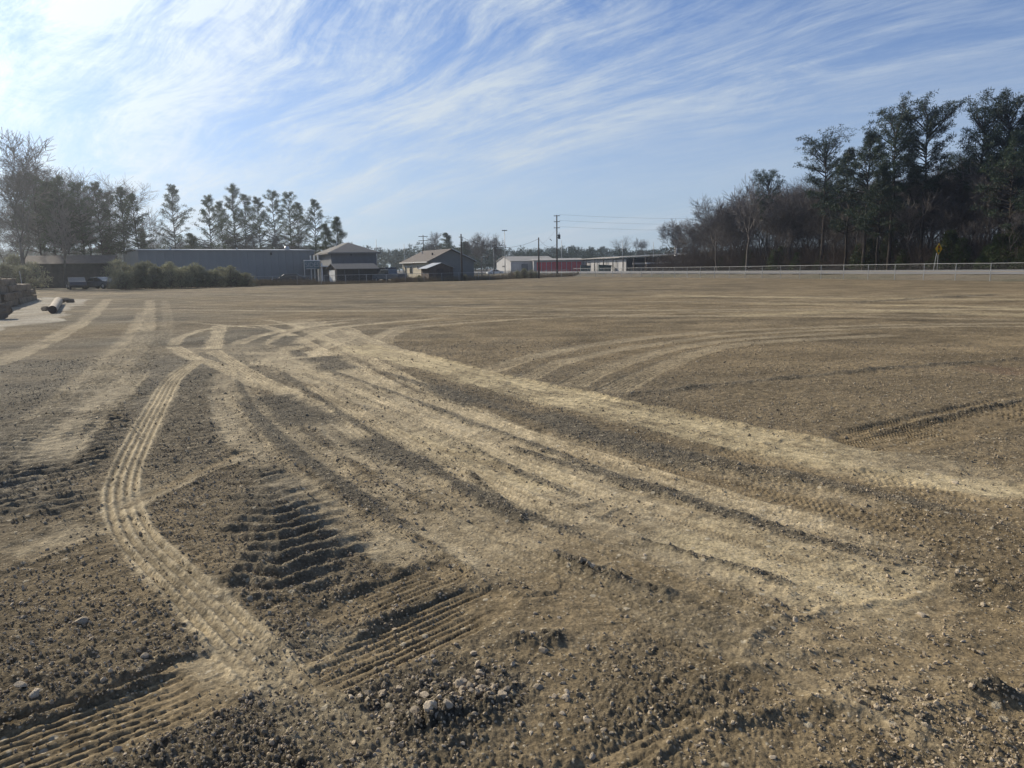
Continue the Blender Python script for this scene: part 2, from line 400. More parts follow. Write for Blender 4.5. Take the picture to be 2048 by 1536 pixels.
        hs[sel] = hs[sel] * (1 - msk) + msk * hr
        rough[sel] *= 1 - 0.22 * msk
        col[sel] += (cc * (0.95 + 0.25 * tr[:, None]) - col[sel]) * (msk * cmix)[:, None]
    elif kind == 'groove':
        wb = 0.008 * vnoise(x, y, 0.3, 71)
        sp = 0.046; ph = (bu + wb) / sp
        ln = np.abs(((ph % 1.0) - 0.5)) * 2
        idr = _hash(np.floor(ph), np.floor(ph) * 0, 77)
        dep = np.clip((ln - 0.5) * 3, 0, 1) * (0.15 + 1.1 * idr) * np.clip(0.75 + 2.0 * vnoise(x, y, 0.5, 72) + 1.2 * vnoise(bu, bs * 0.3, 0.05, 73), 0, 1.25)
        f = 1 - sstep(0.02, 0.045, spw)
        stp = -0.030 * (1 - 0.5 * sstep(0, hw, bd))
        hs[sel] = hs[sel] * (1 - msk) + msk * (-0.020 - 0.016 * dep * amp * f + 0.008 * vnoise(x, y, 0.2, 74) + 0.005 * vnoise(x, y, 0.05, 75))
        rough[sel] *= 1 - 0.86 * msk
        col[sel] += (cc * (1 - 0.16 * dep * f)[:, None] - col[sel]) * (msk * cmix)[:, None]
    elif kind == 'rough':
        rough[sel] = rough[sel] * (1 - msk) + msk * 1.15
        hs[sel] = hs[sel] * (1 - msk) + msk * 0.012
        col[sel] += (cc - col[sel]) * (msk * cmix)[:, None]

# far sweep of long wheel lines
rnd = random.Random(4)
for i in range(22):
    y0 = 578 + 62 * (i / 25) ** 1.3; yl = y0 + rnd.uniform(2, 12)
    x0 = rnd.uniform(150, 900); 
    pts = [(x0, y0 + 1), (x0 + 350, y0 + rnd.uniform(-2, 3) + 4), (x0 + 800, yl), (2100, yl + rnd.uniform(-8, 10))]
    stroke(pts, rnd.uniform(0.3, 0.9), 'smooth', rnd.uniform(0.5, 0.95), edge=0.3, colr=rnd.choice([A_TAN, A_TAN * 0.85, A_BROWN * 1.3]), cmix=0.7)
for a in ([(1500, 606), (1800, 610), (2100, 618)], [(1300, 590), (1700, 596), (2100, 600)], [(1450, 632), (1800, 622), (2100, 632)]):
    stroke(a, 1.6, 'smooth', 0.8, edge=0.4, colr=A_DUST * 0.95)
# curved double tracks in the right middle
for a, w in (([(960, 748), (1060, 715), (1200, 688), (1450, 662), (1750, 652), (2100, 645)], 0.5),
          ([(1040, 762), (1130, 722), (1290, 692), (1500, 668), (1800, 655), (2100, 652)], 0.42),
          ([(1130, 778), (1220, 735), (1340, 700), (1480, 680), (1700, 664)], 0.5),
          ([(1210, 790), (1300, 745), (1400, 706), (1520, 686), (1800, 668)], 0.5),
          ([(830, 722), (778, 700), (768, 676), (820, 657), (950, 645), (1150, 634), (1500, 622)], 0.5),
          ([(800, 716), (748, 690), (768, 668), (820, 652), (960, 640)], 0.3)):
    stroke(a, w, 'ribs', 0.75, edge=0.1, cmix=0.6)
# left wheel lines
stroke([(215, 598), (185, 630), (120, 668), (55, 702), (-30, 735)], 0.55, 'smooth', 0.95)
stroke([(300, 600), (296, 640), (278, 690), (225, 750), (160, 815), (90, 880), (40, 930)], 0.5, 'smooth', 0.9)
stroke([(285, 625), (255, 672), (190, 740), (130, 795), (60, 850)], 0.36, 'smooth', 0.8)
stroke([(330, 600), (335, 640), (325, 680)], 0.4, 'smooth', 0.35)
# tractor lug prints
stroke([(310, 660), (240, 755), (165, 850), (70, 980), (20, 1050)], 0.85, 'lug', 1.0, cmix=0.5, amp=1.1, wob=0.6)
stroke([(170, 780), (70, 900), (-60, 1040)], 0.7, 'lug', 0.95, cmix=0.5, amp=1.1, wob=0.6)
stroke([(420, 745), (405, 800), (380, 880), (360, 930)], 0.8, 'lug', 0.55, cmix=0.4, amp=0.7)
stroke([(275, 745), (215, 800), (150, 860), (80, 935)], 0.5, 'smooth', 0.75)
stroke([(0, 1110), (110, 1075), (210, 1040)], 0.55, 'smooth', 0.85, colr=A_TAN * 0.95)
# the hub where tracks meet
stroke([(420, 690), (520, 700), (640, 720), (760, 745)], 2.5, 'smooth', 0.7, edge=0.4)
stroke([(600, 640), (660, 672), (740, 700), (830, 722)], 1.1, 'smooth', 0.9)
for a, w in (([(345, 692), (365, 672), (430, 655), (560, 650), (720, 640)], 0.3),
             ([(345, 692), (380, 712), (440, 735), (520, 770), (600, 790)], 0.34),
             ([(440, 650), (432, 675), (425, 700)], 0.42),
             ([(530, 640), (600, 655), (560, 672), (545, 690), (600, 700)], 0.3),
             ([(575, 722), (590, 692), (640, 668), (710, 652), (900, 636)], 0.5),
             ([(470, 690), (520, 672), (600, 657), (700, 645)], 0.4),
             ([(650, 735), (640, 705), (660, 685), (705, 672), (690, 660)], 0.32),
             ([(370, 645), (440, 650), (520, 656)], 0.2), ([(500, 735), (560, 712), (640, 700), (720, 672)], 0.28), ([(520, 650), (575, 668), (640, 700), (700, 740), (790, 790)], 0.30),
             ([(425, 700), (470, 730), (540, 770), (640, 815), (760, 880)], 0.3), ([(690, 655), (740, 680), (850, 715)], 0.3), ([(600, 745), (615, 715), (655, 700)], 0.26),
             ([(610, 660), (700, 700), (820, 760), (960, 830), (1120, 900)], 0.3), ([(660, 700), (760, 760), (880, 835), (1010, 915), (1200, 1010)], 0.26)):
    stroke(a, w, 'ribs', 0.9, cmix=0.8, colr=A_TAN * 1.08)
# long compacted bands running to the lower right
stroke([(700, 690), (850, 725), (1000, 765), (1200, 812), (1400, 855), (1640, 905), (1800, 930)], 0.95, 'smooth', 1.0, colr=A_DUST, cmix=1.0, edge=0.1, wob=0.2)
stroke([(1650, 905), (1800, 925), (2100, 985)], 1.1, 'smooth', 0.8, colr=A_TAN)
stroke([(1700, 950), (1830, 955), (2100, 990)], 0.5, 'smooth', 0.9, colr=A_DUST)
stroke([(560, 720), (700, 770), (850, 835), (1000, 910), (1180, 990), (1400, 1060), (1650, 1130), (1950, 1180)], 1.0, 'smooth', 1.0, colr=A_TAN * 1.08, cmix=0.95, edge=0.2, wob=0.3)
stroke([(760, 850), (900, 900), (1040, 940), (1150, 985)], 0.5, 'smooth', 0.9, colr=A_DUST, cmix=0.8, edge=0.3)
stroke([(1300, 1045), (1500, 1105), (1700, 1160), (1900, 1210)], 0.75, 'smooth', 0.95, colr=A_DUST * 0.95, cmix=0.85, edge=0.4)
stroke([(520, 700), (650, 745), (780, 800), (900, 850)], 1.0, 'smooth', 0.85)
stroke([(450, 745), (445, 800), (480, 870), (560, 950), (650, 1015), (760, 1080), (880, 1130)], 0.36, 'smooth', 0.95)
stroke([(478, 750), (500, 800), (570, 870), (680, 950), (800, 1010), (930, 1080), (1050, 1160)], 0.34, 'smooth', 0.9)
stroke([(560, 780), (660, 850), (770, 930), (880, 985), (1000, 1045), (1150, 1110)], 0.36, 'smooth', 0.9)
stroke([(700, 850), (850, 950), (1000, 1010), (1200, 1080), (1450, 1150)], 0.3, 'ribs', 0.45, cmix=0.6)
for a in ([(1120, 860), (1400, 930), (1700, 1005), (2100, 1105)], [(1100, 885), (1350, 950), (1700, 1040), (2100, 1150)], [(1480, 905), (1800, 965), (2100, 1050)]):
    stroke(a, 0.4, 'groove', 0.7, cmix=0.6, colr=A_BROWN * 1.15)
rnd = random.Random(31)
for i in range(16):
    y0 = 780 + i * 17 + rnd.uniform(-8, 8); x0 = 640 + i * 14 + rnd.uniform(-80, 120)
    sl = 0.20 + 0.018 * i; pts = [(x0 + d_, y0 + sl * d_ + rnd.uniform(-6, 6)) for d_ in (0, 250, 520, 800, 1150)]
    stroke(pts, rnd.uniform(0.10, 0.30), rnd.choice(['smooth', 'groove', 'smooth', 'ribs']), rnd.uniform(0.35, 0.65), edge=0.2, cmix=0.55, colr=rnd.choice([A_TAN, A_BROWN, A_TAN * 0.85]), wob=0.3)
# dark loose islands left between the tracks
for a, w in (([(535, 790), (590, 825), (645, 852)], 0.62), ([(728, 868), (800, 905), (890, 942)], 0.50), ([(1065, 822), (1160, 862), (1280, 895), (1420, 930)], 0.42),
             ([(640, 712), (665, 728), (690, 742)], 0.7), ([(590, 700), (600, 715)], 0.3), ([(860, 770), (905, 790), (960, 812)], 0.4),
             ([(585, 672), (560, 690), (620, 690)], 0.5), ([(480, 800), (560, 880), (700, 980), (780, 1030)], 0.16), ([(910, 960), (1000, 1010), (1060, 1040)], 0.2)):
    stroke(a, w, 'rough', 0.95, edge=0.25, colr=A_GREY * 0.9, cmix=0.95, wob=0.5)
# thin loose strips left standing between neighbouring wheel paths
for a, w in (([(600, 745), (740, 800), (880, 862), (1020, 930), (1180, 1000)], 0.10), ([(640, 735), (800, 790), (960, 850), (1130, 912), (1330, 985), (1560, 1060)], 0.11),
             ([(760, 742), (900, 785), (1080, 838), (1300, 892), (1560, 955)], 0.14), ([(560, 745), (640, 800), (760, 872), (900, 955), (1040, 1020), (1200, 1085)], 0.10),
             ([(470, 760), (520, 840), (620, 930), (730, 1005), (850, 1070)], 0.09), ([(1180, 945), (1400, 1010), (1620, 1075), (1850, 1130)], 0.09),
             ([(1500, 930), (1700, 975), (1950, 1030)], 0.12), ([(1250, 1065), (1420, 1115), (1600, 1170)], 0.07), ([(1000, 885), (1200, 945), (1420, 1000)], 0.08)):
    stroke(a, w, 'rough', 0.85, edge=0.35, colr=A_GREY * 0.98, cmix=0.85, wob=1.1)
for a, w in (([(590, 735), (720, 785), (860, 845), (1000, 905), (1170, 975), (1350, 1035)], 0.26), ([(700, 745), (860, 800), (1040, 862), (1240, 925), (1480, 1000), (1760, 1080)], 0.28),
             ([(620, 770), (740, 840), (880, 915), (1020, 985), (1180, 1050)], 0.24)):
    stroke(a, w, 'ribs', 0.75, cmix=0.7, colr=A_TAN * 1.12, wob=0.3)
# ribbed tyre track sweeping up the left
stroke([(520, 1330), (450, 1250), (350, 1150), (275, 1075), (247, 1010), (248, 955), (275, 890), (318, 810), (352, 755), (405, 717)], 0.30, 'ribs', 1.0, amp=1.1, cmix=0.8, edge=0.10, wob=0.22)

# crossing track and tread print
stroke([(215, 1030), (300, 985), (390, 945), (490, 905)], 0.30, 'smooth', 0.9, colr=A_TAN * 0.9)
stroke([(250, 1010), (330, 970), (480, 903)], 0.10, 'groove', 0.8)
stroke([(515, 925), (535, 985), (548, 1040)], 0.46, 'lug', 1.0, amp=1.0, cmix=0.5, edge=0.3, wob=0.5)
stroke([(535, 960), (555, 1030), (568, 1110), (556, 1215)], 0.78, 'lug', 1.0, amp=1.15, cmix=0.5, edge=0.3, wob=0.55)
# grooved blade and roller marks
stroke([(-250, 1610), (0, 1505), (200, 1432), (390, 1362)], 0.50, 'groove', 1.0, amp=1.1, edge=0.05, wob=0.05, cmix=0.9)
stroke([(650, 1340), (760, 1292), (880, 1238), (955, 1205)], 0.36, 'groove', 0.95, amp=1.1, edge=0.12, wob=0.25, cmix=0.8)
stroke([(690, 1222), (780, 1185), (880, 1145)], 0.30, 'groove', 0.85, amp=0.9, edge=0.12, wob=0.25, cmix=0.7)
stroke([(1760, 878), (1900, 848), (2150, 790)], 0.85, 'groove', 1.0, amp=1.7, edge=0.06, wob=0.1, cmix=0.8)
stroke([(1150, 1560), (1260, 1500), (1370, 1450)], 0.16, 'groove', 0.6, amp=0.7, edge=0.2, wob=0.4)
stroke([(1330, 1580), (1500, 1500), (1750, 1440)], 0.35, 'smooth', 0.8, colr=A_BROWN * 1.15, edge=0.3)
stroke([(1700, 1330), (1850, 1290), (2100, 1250)], 0.8, 'smooth', 0.9, colr=A_BROWN * 1.1, edge=0.35, cmix=0.9)
stroke([(1480, 1390), (1600, 1350), (1760, 1330)], 0.3, 'smooth', 0.8, colr=A_BROWN * 1.05, edge=0.35)
stroke([(380, 1290), (480, 1350), (620, 1300), (700, 1250)], 0.22, 'smooth', 0.8, colr=A_TAN * 0.9, edge=0.4)
stroke([(450, 1250), (540, 1340), (640, 1430), (720, 1530), (770, 1620)], 0.26, 'ribs', 0.7, amp=0.7, cmix=0.7, colr=A_TAN * 0.92, wob=0.4)
# windrows and clod heaps
stroke([(-250, 1560), (0, 1452), (200, 1388), (372, 1328)], 0.045, 'ridge', amp=0.030)
stroke([(1235, 792), (1500, 765), (1800, 738), (2150, 708)], 0.22, 'ridge', amp=0.026)
stroke([(1735, 868), (1900, 830), (2150, 775)], 0.14, 'ridge', amp=0.024)
stroke([(1700, 605), (2000, 590)], 0.5, 'ridge', amp=0.05)
stroke([(1085, 1095), (1180, 1140), (1290, 1175), (1390, 1190)], 0.10, 'ridge', amp=0.032)
stroke([(1440, 1330), (1500, 1335)], 0.08, 'ridge', amp=0.05)
stroke([(1860, 1345), (1960, 1390), (2100, 1400)], 0.09, 'ridge', amp=0.045)
stroke([(1290, 1540), (1365, 1462)], 0.035, 'ridge', amp=0.03)
stroke([(930, 935), (1000, 1000), (1060, 1050)], 0.08, 'ridge', amp=0.02)
stroke([(815, 1052), (850, 1055)], 0.06, 'ridge', amp=0.03)
stroke([(800, 1145), (845, 1138)], 0.06, 'ridge', amp=0.035)
stroke([(985, 1205), (1020, 1195)], 0.07, 'ridge', amp=0.04)
stroke([(1400, 938), (1460, 940)], 0.06, 'ridge', amp=0.03)
stroke([(280, 1000), (300, 985)], 0.05, 'ridge', amp=0.04)
stroke([(455, 1235), (480, 1240)], 0.06, 'ridge', amp=0.04)
stroke([(470, 1475), (500, 1465)], 0.05, 'ridge', amp=0.035)
stroke([(2048, 735), (1950, 745)], 0.9, 'smooth', 0.8, colr=A_RED * 0.6)
stroke([(960, 1290), (1080, 1275), (1180, 1290)], 0.13, 'ridge', amp=0.03)
stroke([(760, 1420), (900, 1440), (1050, 1400)], 0.30, 'ridge', amp=0.035)

# stony hollow of loose rock at the bottom centre
pc = np.array(g(930, 1380)); dp = np.hypot((X - pc[0]) * 1.0, (Y - pc[1]) * 1.35)
pile = 1 - sstep(0.16, 0.42, dp + 0.12 * vnoise(X, Y, 0.15, 91))
rough = np.maximum(rough, pile * 0.95); col += (A_GREY * 0.95 - col) * (pile * 0.75)[:, None]
# pale slab beside the stacked timbers
def inpoly(poly):
    P = [g(*p) for p in poly]; acc = np.zeros(len(X)); near_ = (X < 0) & (Y > 8) & (Y < 90)
    x_ = X[near_]; y_ = Y[near_]; r_n = RR[near_]; sp_n = s_rad[near_]; tot_n = np.zeros(len(x_))
    for o_ in (-0.5, -0.25, 0, 0.25, 0.5):
        f_ = 1 + o_ * sp_n * 2.2 / r_n; xs = x_ * f_; ys = y_ * f_
        xx = xs + 1.0 * vnoise(xs, ys, 3.0, 95) + 0.8 * vnoise(xs, ys, 1.2, 96); ins = np.zeros(len(xs), bool); j = len(P) - 1
        for i in range(len(P)):
            xi, yi = P[i]; xj, yj = P[j]
            ins ^= ((yi > ys) != (yj > ys)) & (xx < (xj - xi) * (ys - yi) / (yj - yi + 1e-12) + xi); j = i
        tot_n += ins / 5
    acc[near_] = tot_n * (0.75 + 0.6 * vnoise(x_, y_, 0.8, 99)).clip(0.3, 1)
    return acc
pl = inpoly([(-220, 715), (0, 664), (40, 652), (112, 642), (135, 622), (172, 599), (90, 594), (40, 597), (-300, 640)])
col += (A_PALE - col) * (pl * 0.9)[:, None]; rough *= (1 - 0.85 * pl)
# ground outside the lot
S_ = (X - F0[0]) * FNv[0] + (Y - F0[1]) * FNv[1]
back = np.interp(X, [-200, -60, -24, -4.8, 11.7, 14], [80, 84, 93, 109, 140, 400])
outside = np.maximum(sstep(-0.3, 0.8, S_ + 0.8 * vnoise(X, Y, 2, 97)), sstep(0, 1.2, Y - back + 1.2 * vnoise(X, Y, 2, 98)))
gn = np.clip(0.5 + vnoise(X, Y, 6, 101) + 0.7 * vnoise(X, Y, 1.5, 102), 0, 1)
gcol = A_GRASS * (0.8 + 0.5 * gn[:, None]); gcol[:, 1] += 0.012 * (1 - gn)
col += (gcol - col) * outside[:, None]; rough *= (1 - 0.6 * outside)
wood_floor = sstep(22, 27, S_); col += (np.array((0.10, 0.075, 0.05)) - col) * wood_floor[:, None]

# relief
T = macro(X, Y)
und = 0.05 * vnoise(X, Y, 5, 110) + 0.02 * vnoise(X, Y, 1.2, 111) * sstep(0.3, 1.0, rough + 0.3)
clod = (0.016 * vnoise(X, Y, 0.26, 120) * fade(0.26) + 0.013 * vnoise(X, Y, 0.10, 121) * fade(0.10)
        + 0.014 * (cells(X, Y, 0.070, 130, 0.22) - 0.1) * fade(0.07)
        + 0.017 * (cells(X, Y, 0.030, 140, 0.5) - 0.25) * fade(0.030)
        + 0.024 * (cells(X, Y, 0.0165, 150, 0.8) - 0.3) * fade(0.0165)
        + 0.012 * vnoise(X, Y, 0.045, 122) * fade(0.045))
# where the sheet is too coarse for single clods, keep an equal amount of unevenness
clod = clod + 0.020 * sstep(0.02, 0.06, space) * (vnoise(X, Y, 0.16, 123) + 0.7 * vnoise(X, Y, 0.5, 124)) * (1 - sstep(0.12, 0.5, space) * 0.3)
fine = 0.0045 * vnoise(X, Y, 0.03, 160) * fade(0.03) + 0.003 * vnoise(X, Y, 0.014, 161) * fade(0.014)
Z = T + und + hs + clod * rough * 1.0 + fine
Z = np.where(RR > 95, T - 0.02, Z)
# keep the dirt a hand below the road sheet
Z = np.where((S_ > 8.6) & (S_ < 21.4), T - 0.12, Z)
Zg = Z.reshape(nR, nA)
def gz(x, y):
    r = math.hypot(x, y); a = math.atan2(x, y)
    i = int(np.clip(np.searchsorted(rings, r), 1, nR - 1)); j = int(np.clip(np.searchsorted(ang, a), 1, nA - 1))
    if abs(rings[i - 1] - r) < abs(rings[i] - r): i -= 1
    if abs(ang[j - 1] - a) < abs(ang[j] - a): j -= 1
    return float(Zg[i, j])
verts = np.stack([X, Y, Z], 1)
ii = np.arange(nR - 1)[:, None] * nA; jj = np.arange(nA)[None, :]; jn = (jj + 1) % nA
quads = np.stack([ii + jj, ii + jn, ii + nA + jn, ii + nA + jj], -1).reshape(-1, 4)
quads = quads[:, ::-1]
gm = bpy.data.materials.new('dirt_and_gravel'); gm.use_nodes = True
t = gm.node_tree; nt = t; N = t.nodes.new; L = t.links.new; b = t.nodes['Principled BSDF']
b.inputs['Roughness'].default_value = 0.95; b.inputs['Specular IOR Level'].default_value = 0.15
at1 = N('ShaderNodeAttribute'); at1.attribute_name = 'soil'; at2 = N('ShaderNodeAttribute'); at2.attribute_name = 'loose'
geo = N('ShaderNodeNewGeometry'); P = geo.outputs['Position']
na = noise(P, 9, 8, 0.7); nb = noise(P, 60, 6, 0.7); nc = noise(P, 0.9, 4, 0.6)
vv = N('ShaderNodeTexVoronoi'); vv.inputs['Scale'].default_value = 42; L(P, vv.inputs['Vector'])
vw = N('ShaderNodeTexVoronoi'); vw.inputs['Scale'].default_value = 14; L(P, vw.inputs['Vector'])
sc1 = maprange(na.outputs['Fac'], 0.3, 0.7, 0.66, 1.34); sc2 = maprange(nb.outputs['Fac'], 0.3, 0.7, 0.62, 1.38); sc3 = maprange(nc.outputs['Fac'], 0.3, 0.7, 0.82, 1.18)
tot_ = mathn('MULTIPLY', mathn('MULTIPLY', sc1, sc2), sc3)
sc_ = N('ShaderNodeVectorMath'); sc_.operation = 'SCALE'; L(at1.outputs['Color'], sc_.inputs[0]); L(tot_, sc_.inputs['Scale'])
# small pale chips: the centre of some voronoi cells
sepc = N('ShaderNodeSeparateColor'); L(vv.outputs['Color'], sepc.inputs[0])
chip = mathn('MULTIPLY', maprange(vv.outputs['Distance'], 0.30, 0.16), mathn('GREATER_THAN', sepc.outputs[0], 0.66))
sepd = N('ShaderNodeSeparateColor'); L(vw.outputs['Color'], sepd.inputs[0])
chip2 = mathn('MULTIPLY', maprange(vw.outputs['Distance'], 0.26, 0.18), mathn('GREATER_THAN', sepd.outputs[1], 0.86))
chips = mathn('MAXIMUM', chip, chip2)
mixc = N('ShaderNodeMix'); mixc.data_type = 'RGBA'; L(mathn('MULTIPLY', chips, 0.75), mixc.inputs['Factor']); L(sc_.outputs[0], mixc.inputs['A'])
mixc.inputs['B'].default_value = (0.46, 0.40, 0.29, 1)
L(mixc.outputs['Result'], b.inputs['Base Color'])
bh = mathn('ADD', mathn('MULTIPLY', nb.outputs['Fac'], 0.018), mathn('MULTIPLY', na.outputs['Fac'], 0.05))
bh = mathn('ADD', bh, mathn('MULTIPLY', mathn('SUBTRACT', 0.6, vv.outputs['Distance']), 0.010))
bh = mathn('ADD', bh, mathn('MULTIPLY', mathn('SUBTRACT', 0.6, vw.outputs['Distance']), 0.022))
bp = N('ShaderNodeBump'); bp.inputs['Distance'].default_value = 1.0
L(bh, bp.inputs['Height']); L(maprange(at2.outputs['Fac'], 0.0, 1.2, 0.40, 1.0, False), bp.inputs['Strength']); L(bp.outputs[0], b.inputs['Normal'])
gme = np_mesh('dirt_ground', verts, quads, gm, smooth=True)
ca = gme.attributes.new('soil', 'FLOAT_COLOR', 'POINT'); ca.data.foreach_set('color', np.concatenate([np.clip(col, 0.01, 1), np.ones((len(col), 1))], 1).astype(np.float32).ravel())
la = gme.attributes.new('loose', 'FLOAT', 'POINT'); la.data.foreach_set('value', rough.astype(np.float32))
ground = link('ground', gme); tag(ground, kind='structure')

# road with painted edge lines
def sheet(name, s0, s1, t0, t1, mat, dz, step=6.0):
    mb = MB(); n = int((t1 - t0) / step)
    for i in range(n):
        ta, tb = t0 + (t1 - t0) * i / n, t0 + (t1 - t0) * (i + 1) / n
        q = []
        for tt, ss in ((ta, s0), (ta, s1), (tb, s1), (tb, s0)):
            x, y = fence_pt(tt, ss); q.append((x, y, float(macro(np.array(x), np.array(y))) + dz))
        mb.poly(q[::-1])
    return mb.build(name, mat)
road = tag(sheet('road', 9.0, 21.0, -140, 900, M['asphalt'], 0.0), kind='structure')
for s in (9.5, 20.4):
    o = sheet('edge_line', s, s + 0.12, -140, 900, M['white_paint'], 0.006); o.parent = road
for s in (14.8, 15.08):
    o = sheet('centre_line', s, s + 0.12, -140, 900, M['yellow'], 0.006); o.parent = road
#REST
# ------------------------------------------------------------------ trees
def tubes(segs, n=3):
    """many tapered tubes in one array; segs rows: p0 p1 r0 r1"""
    S = np.array(segs, dtype=np.float64); p0, p1, ra, rb = S[:, 0:3], S[:, 3:6], S[:, 6], S[:, 7]
    d = p1 - p0; d /= np.linalg.norm(d, axis=1, keepdims=True) + 1e-9
    ref = np.where(np.abs(d[:, 2:3]) > 0.9, np.array([[1.0, 0, 0]]), np.array([[0, 0, 1.0]]))
    a = np.cross(d, ref); a /= np.linalg.norm(a, axis=1, keepdims=True); b_ = np.cross(d, a)
    k = np.arange(n) * 2 * math.pi / n
    ring = a[:, None, :] * np.cos(k)[None, :, None] + b_[:, None, :] * np.sin(k)[None, :, None]
    V = np.concatenate([p0[:, None] + ring * ra[:, None, None], p1[:, None] + ring * rb[:, None, None]], 1)
    m_ = len(S); base = (np.arange(m_) * 2 * n)[:, None]; i = np.arange(n)[None, :]; j = (i + 1) % n
    Fq = np.stack([base + i, base + j, base + n + j, base + n + i], -1).reshape(-1, 4)
    return V.reshape(-1, 3), Fq
def rdir(rng, d, ang):
    a = Vector(d).orthogonal().normalized(); b_ = Vector(d).cross(a); t = rng.uniform(0, 2 * math.pi)
    return (Vector(d) * math.cos(ang) + (a * math.cos(t) + b_ * math.sin(t)) * math.sin(ang)).normalized()
def trunk_segs(rng, H, r, wob, n=10, tip=0.25, lean=0.0):
    pts = [Vector((0, 0, -0.3))]; x = y = 0
    for i in range(1, n + 1):
        x += rng.gauss(0, wob) + lean * H / n; y += rng.gauss(0, wob); pts.append(Vector((x, y, H * i / n)))
    out = []
    for i in range(n):
        fa = 1 - (1 - tip) * (i / n); fb = 1 - (1 - tip) * ((i + 1) / n)
        out.append((*pts[i], *pts[i + 1], r * fa, r * fb))
    return pts, out
def interp(pts, z):
    for a, b_ in zip(pts[:-1], pts[1:]):
        if b_.z >= z: return a.lerp(b_, (z - a.z) / (b_.z - a.z))
    return pts[-1].copy()
def needle_tris(rng, centres, rad, n, ln, wd, up=0.35):
    nr = np.random.RandomState(rng.randint(0, 10 ** 6))
    Cn = np.repeat(np.array(centres), n, axis=0); Rr = np.repeat(np.array(rad), n)
    d = nr.normal(size=(len(Cn), 3)); d /= np.linalg.norm(d, axis=1, keepdims=True)
    p = Cn + d * (Rr * nr.uniform(0.15, 1, len(Cn)) ** 0.6)[:, None] * np.array([1, 1, 0.62])
    dd = d + nr.normal(size=d.shape) * 0.6 + np.array([0, 0, up]); dd /= np.linalg.norm(dd, axis=1, keepdims=True)
    w = np.cross(dd, nr.normal(size=d.shape)); w /= np.linalg.norm(w, axis=1, keepdims=True)
    l = ln * nr.uniform(0.6, 1.3, (len(Cn), 1))
    V = np.stack([p - w * wd / 2, p + w * wd / 2, p + dd * l], 1).reshape(-1, 3)
    return V, np.arange(len(V)).reshape(-1, 3)
def pine(seed, H=20.0, base=0.5, rad=3.2, limbs=40, cl=26, shape='round', r=0.24, mat='needles', clr=0.55, wob=0.07, lean=0.0, gap=0.0):
    rng = random.Random(seed)
    pts, ts = trunk_segs(rng, H * 0.97, r, wob, 12, 0.18, lean)
    V, Fq = tubes(ts, 7); tm = np_mesh('pine_trunk', V, Fq, M['bark'], True)
    ls = []; cen = []; cr = []
    for i in range(limbs):
        f = (i + rng.random()) / limbs; z = H * (base + (0.985 - base) * f); p = interp(pts, z)
        if rng.random() < gap: continue
        if shape == 'round': Lm = rad * (0.55 + 0.75 * math.sin(min(1, f * 1.25 + 0.12) * math.pi) ** 0.7) * (1 if f < 0.9 else 0.55)
        elif shape == 'flat': Lm = rad * (0.35 + 0.85 * f ** 0.7) * (1 if f < 0.93 else 0.6)
        else: Lm = rad * (1.15 - f) * 1.05
        Lm *= rng.uniform(0.65, 1.15); az = rng.uniform(0, 2 * math.pi) + i * 2.4
        el = 0.05 + 0.75 * f + rng.uniform(-0.15, 0.2)
        if shape == 'cone': el = rng.uniform(-0.1, 0.35) + 0.5 * f
        d = Vector((math.cos(az) * math.cos(el), math.sin(az) * math.cos(el), math.sin(el))); q = p.copy(); ns = 4; rr_ = 0.035 + 0.018 * Lm
        for k in range(ns):
            d2 = (d + Vector((rng.gauss(0, .12), rng.gauss(0, .12), rng.gauss(0.06, .08)))).normalized(); q2 = q + d2 * Lm / ns
            ls.append((*q, *q2, rr_ * (1 - k / ns * 0.75), rr_ * (1 - (k + 1) / ns * 0.75)))
            if k >= 1:
                for _ in range(2 if k < 3 else 3):
                    sd_ = rdir(rng, d2, rng.uniform(0.5, 1.1)); sd_.z = abs(sd_.z) * 0.6; sl = Lm * rng.uniform(0.12, 0.3)
                    e = q2 + sd_ * sl; ls.append((*q2, *e, 0.02, 0.008)); cen.append(tuple(e)); cr.append(clr * rng.uniform(0.6, 1.2))
                if rng.random() < 0.7: cen.append(tuple(q2)); cr.append(clr * rng.uniform(0.5, 1.0))
            q = q2; d = d2
        cen.append(tuple(q)); cr.append(clr * rng.uniform(0.7, 1.25))
    top = interp(pts, H * 0.97)
    for _ in range(5):
        cen.append((top.x + rng.gauss(0, .3), top.y + rng.gauss(0, .3), top.z + rng.uniform(-0.5, 0.3))); cr.append(clr)
    # a few dead stubs below the crown
    for _ in range(7):
        z = H * rng.uniform(base * 0.5, base); p = interp(pts, z); d = rdir(rng, Vector((0, 0, 1)), rng.uniform(1.1, 1.6)); ls.append((*p, *(p + d * rng.uniform(0.4, 1.4)), 0.03, 0.01))
    V1, F1 = tubes(ls, 3); F1t = np.concatenate([F1[:, [0, 1, 2]], F1[:, [0, 2, 3]]])
    V2, F2 = needle_tris(rng, cen, cr, cl, 0.34, 0.085)
    me = np_mesh('pine_crown', np.concatenate([V1, V2]), np.concatenate([F1t, F2 + len(V1)]), M[mat])
    me.materials.append(M['bark']); mi = np.zeros(len(me.polygons), dtype=np.int32); mi[:len(F1t)] = 1; me.polygons.foreach_set('material_index', mi)
    return tm, me
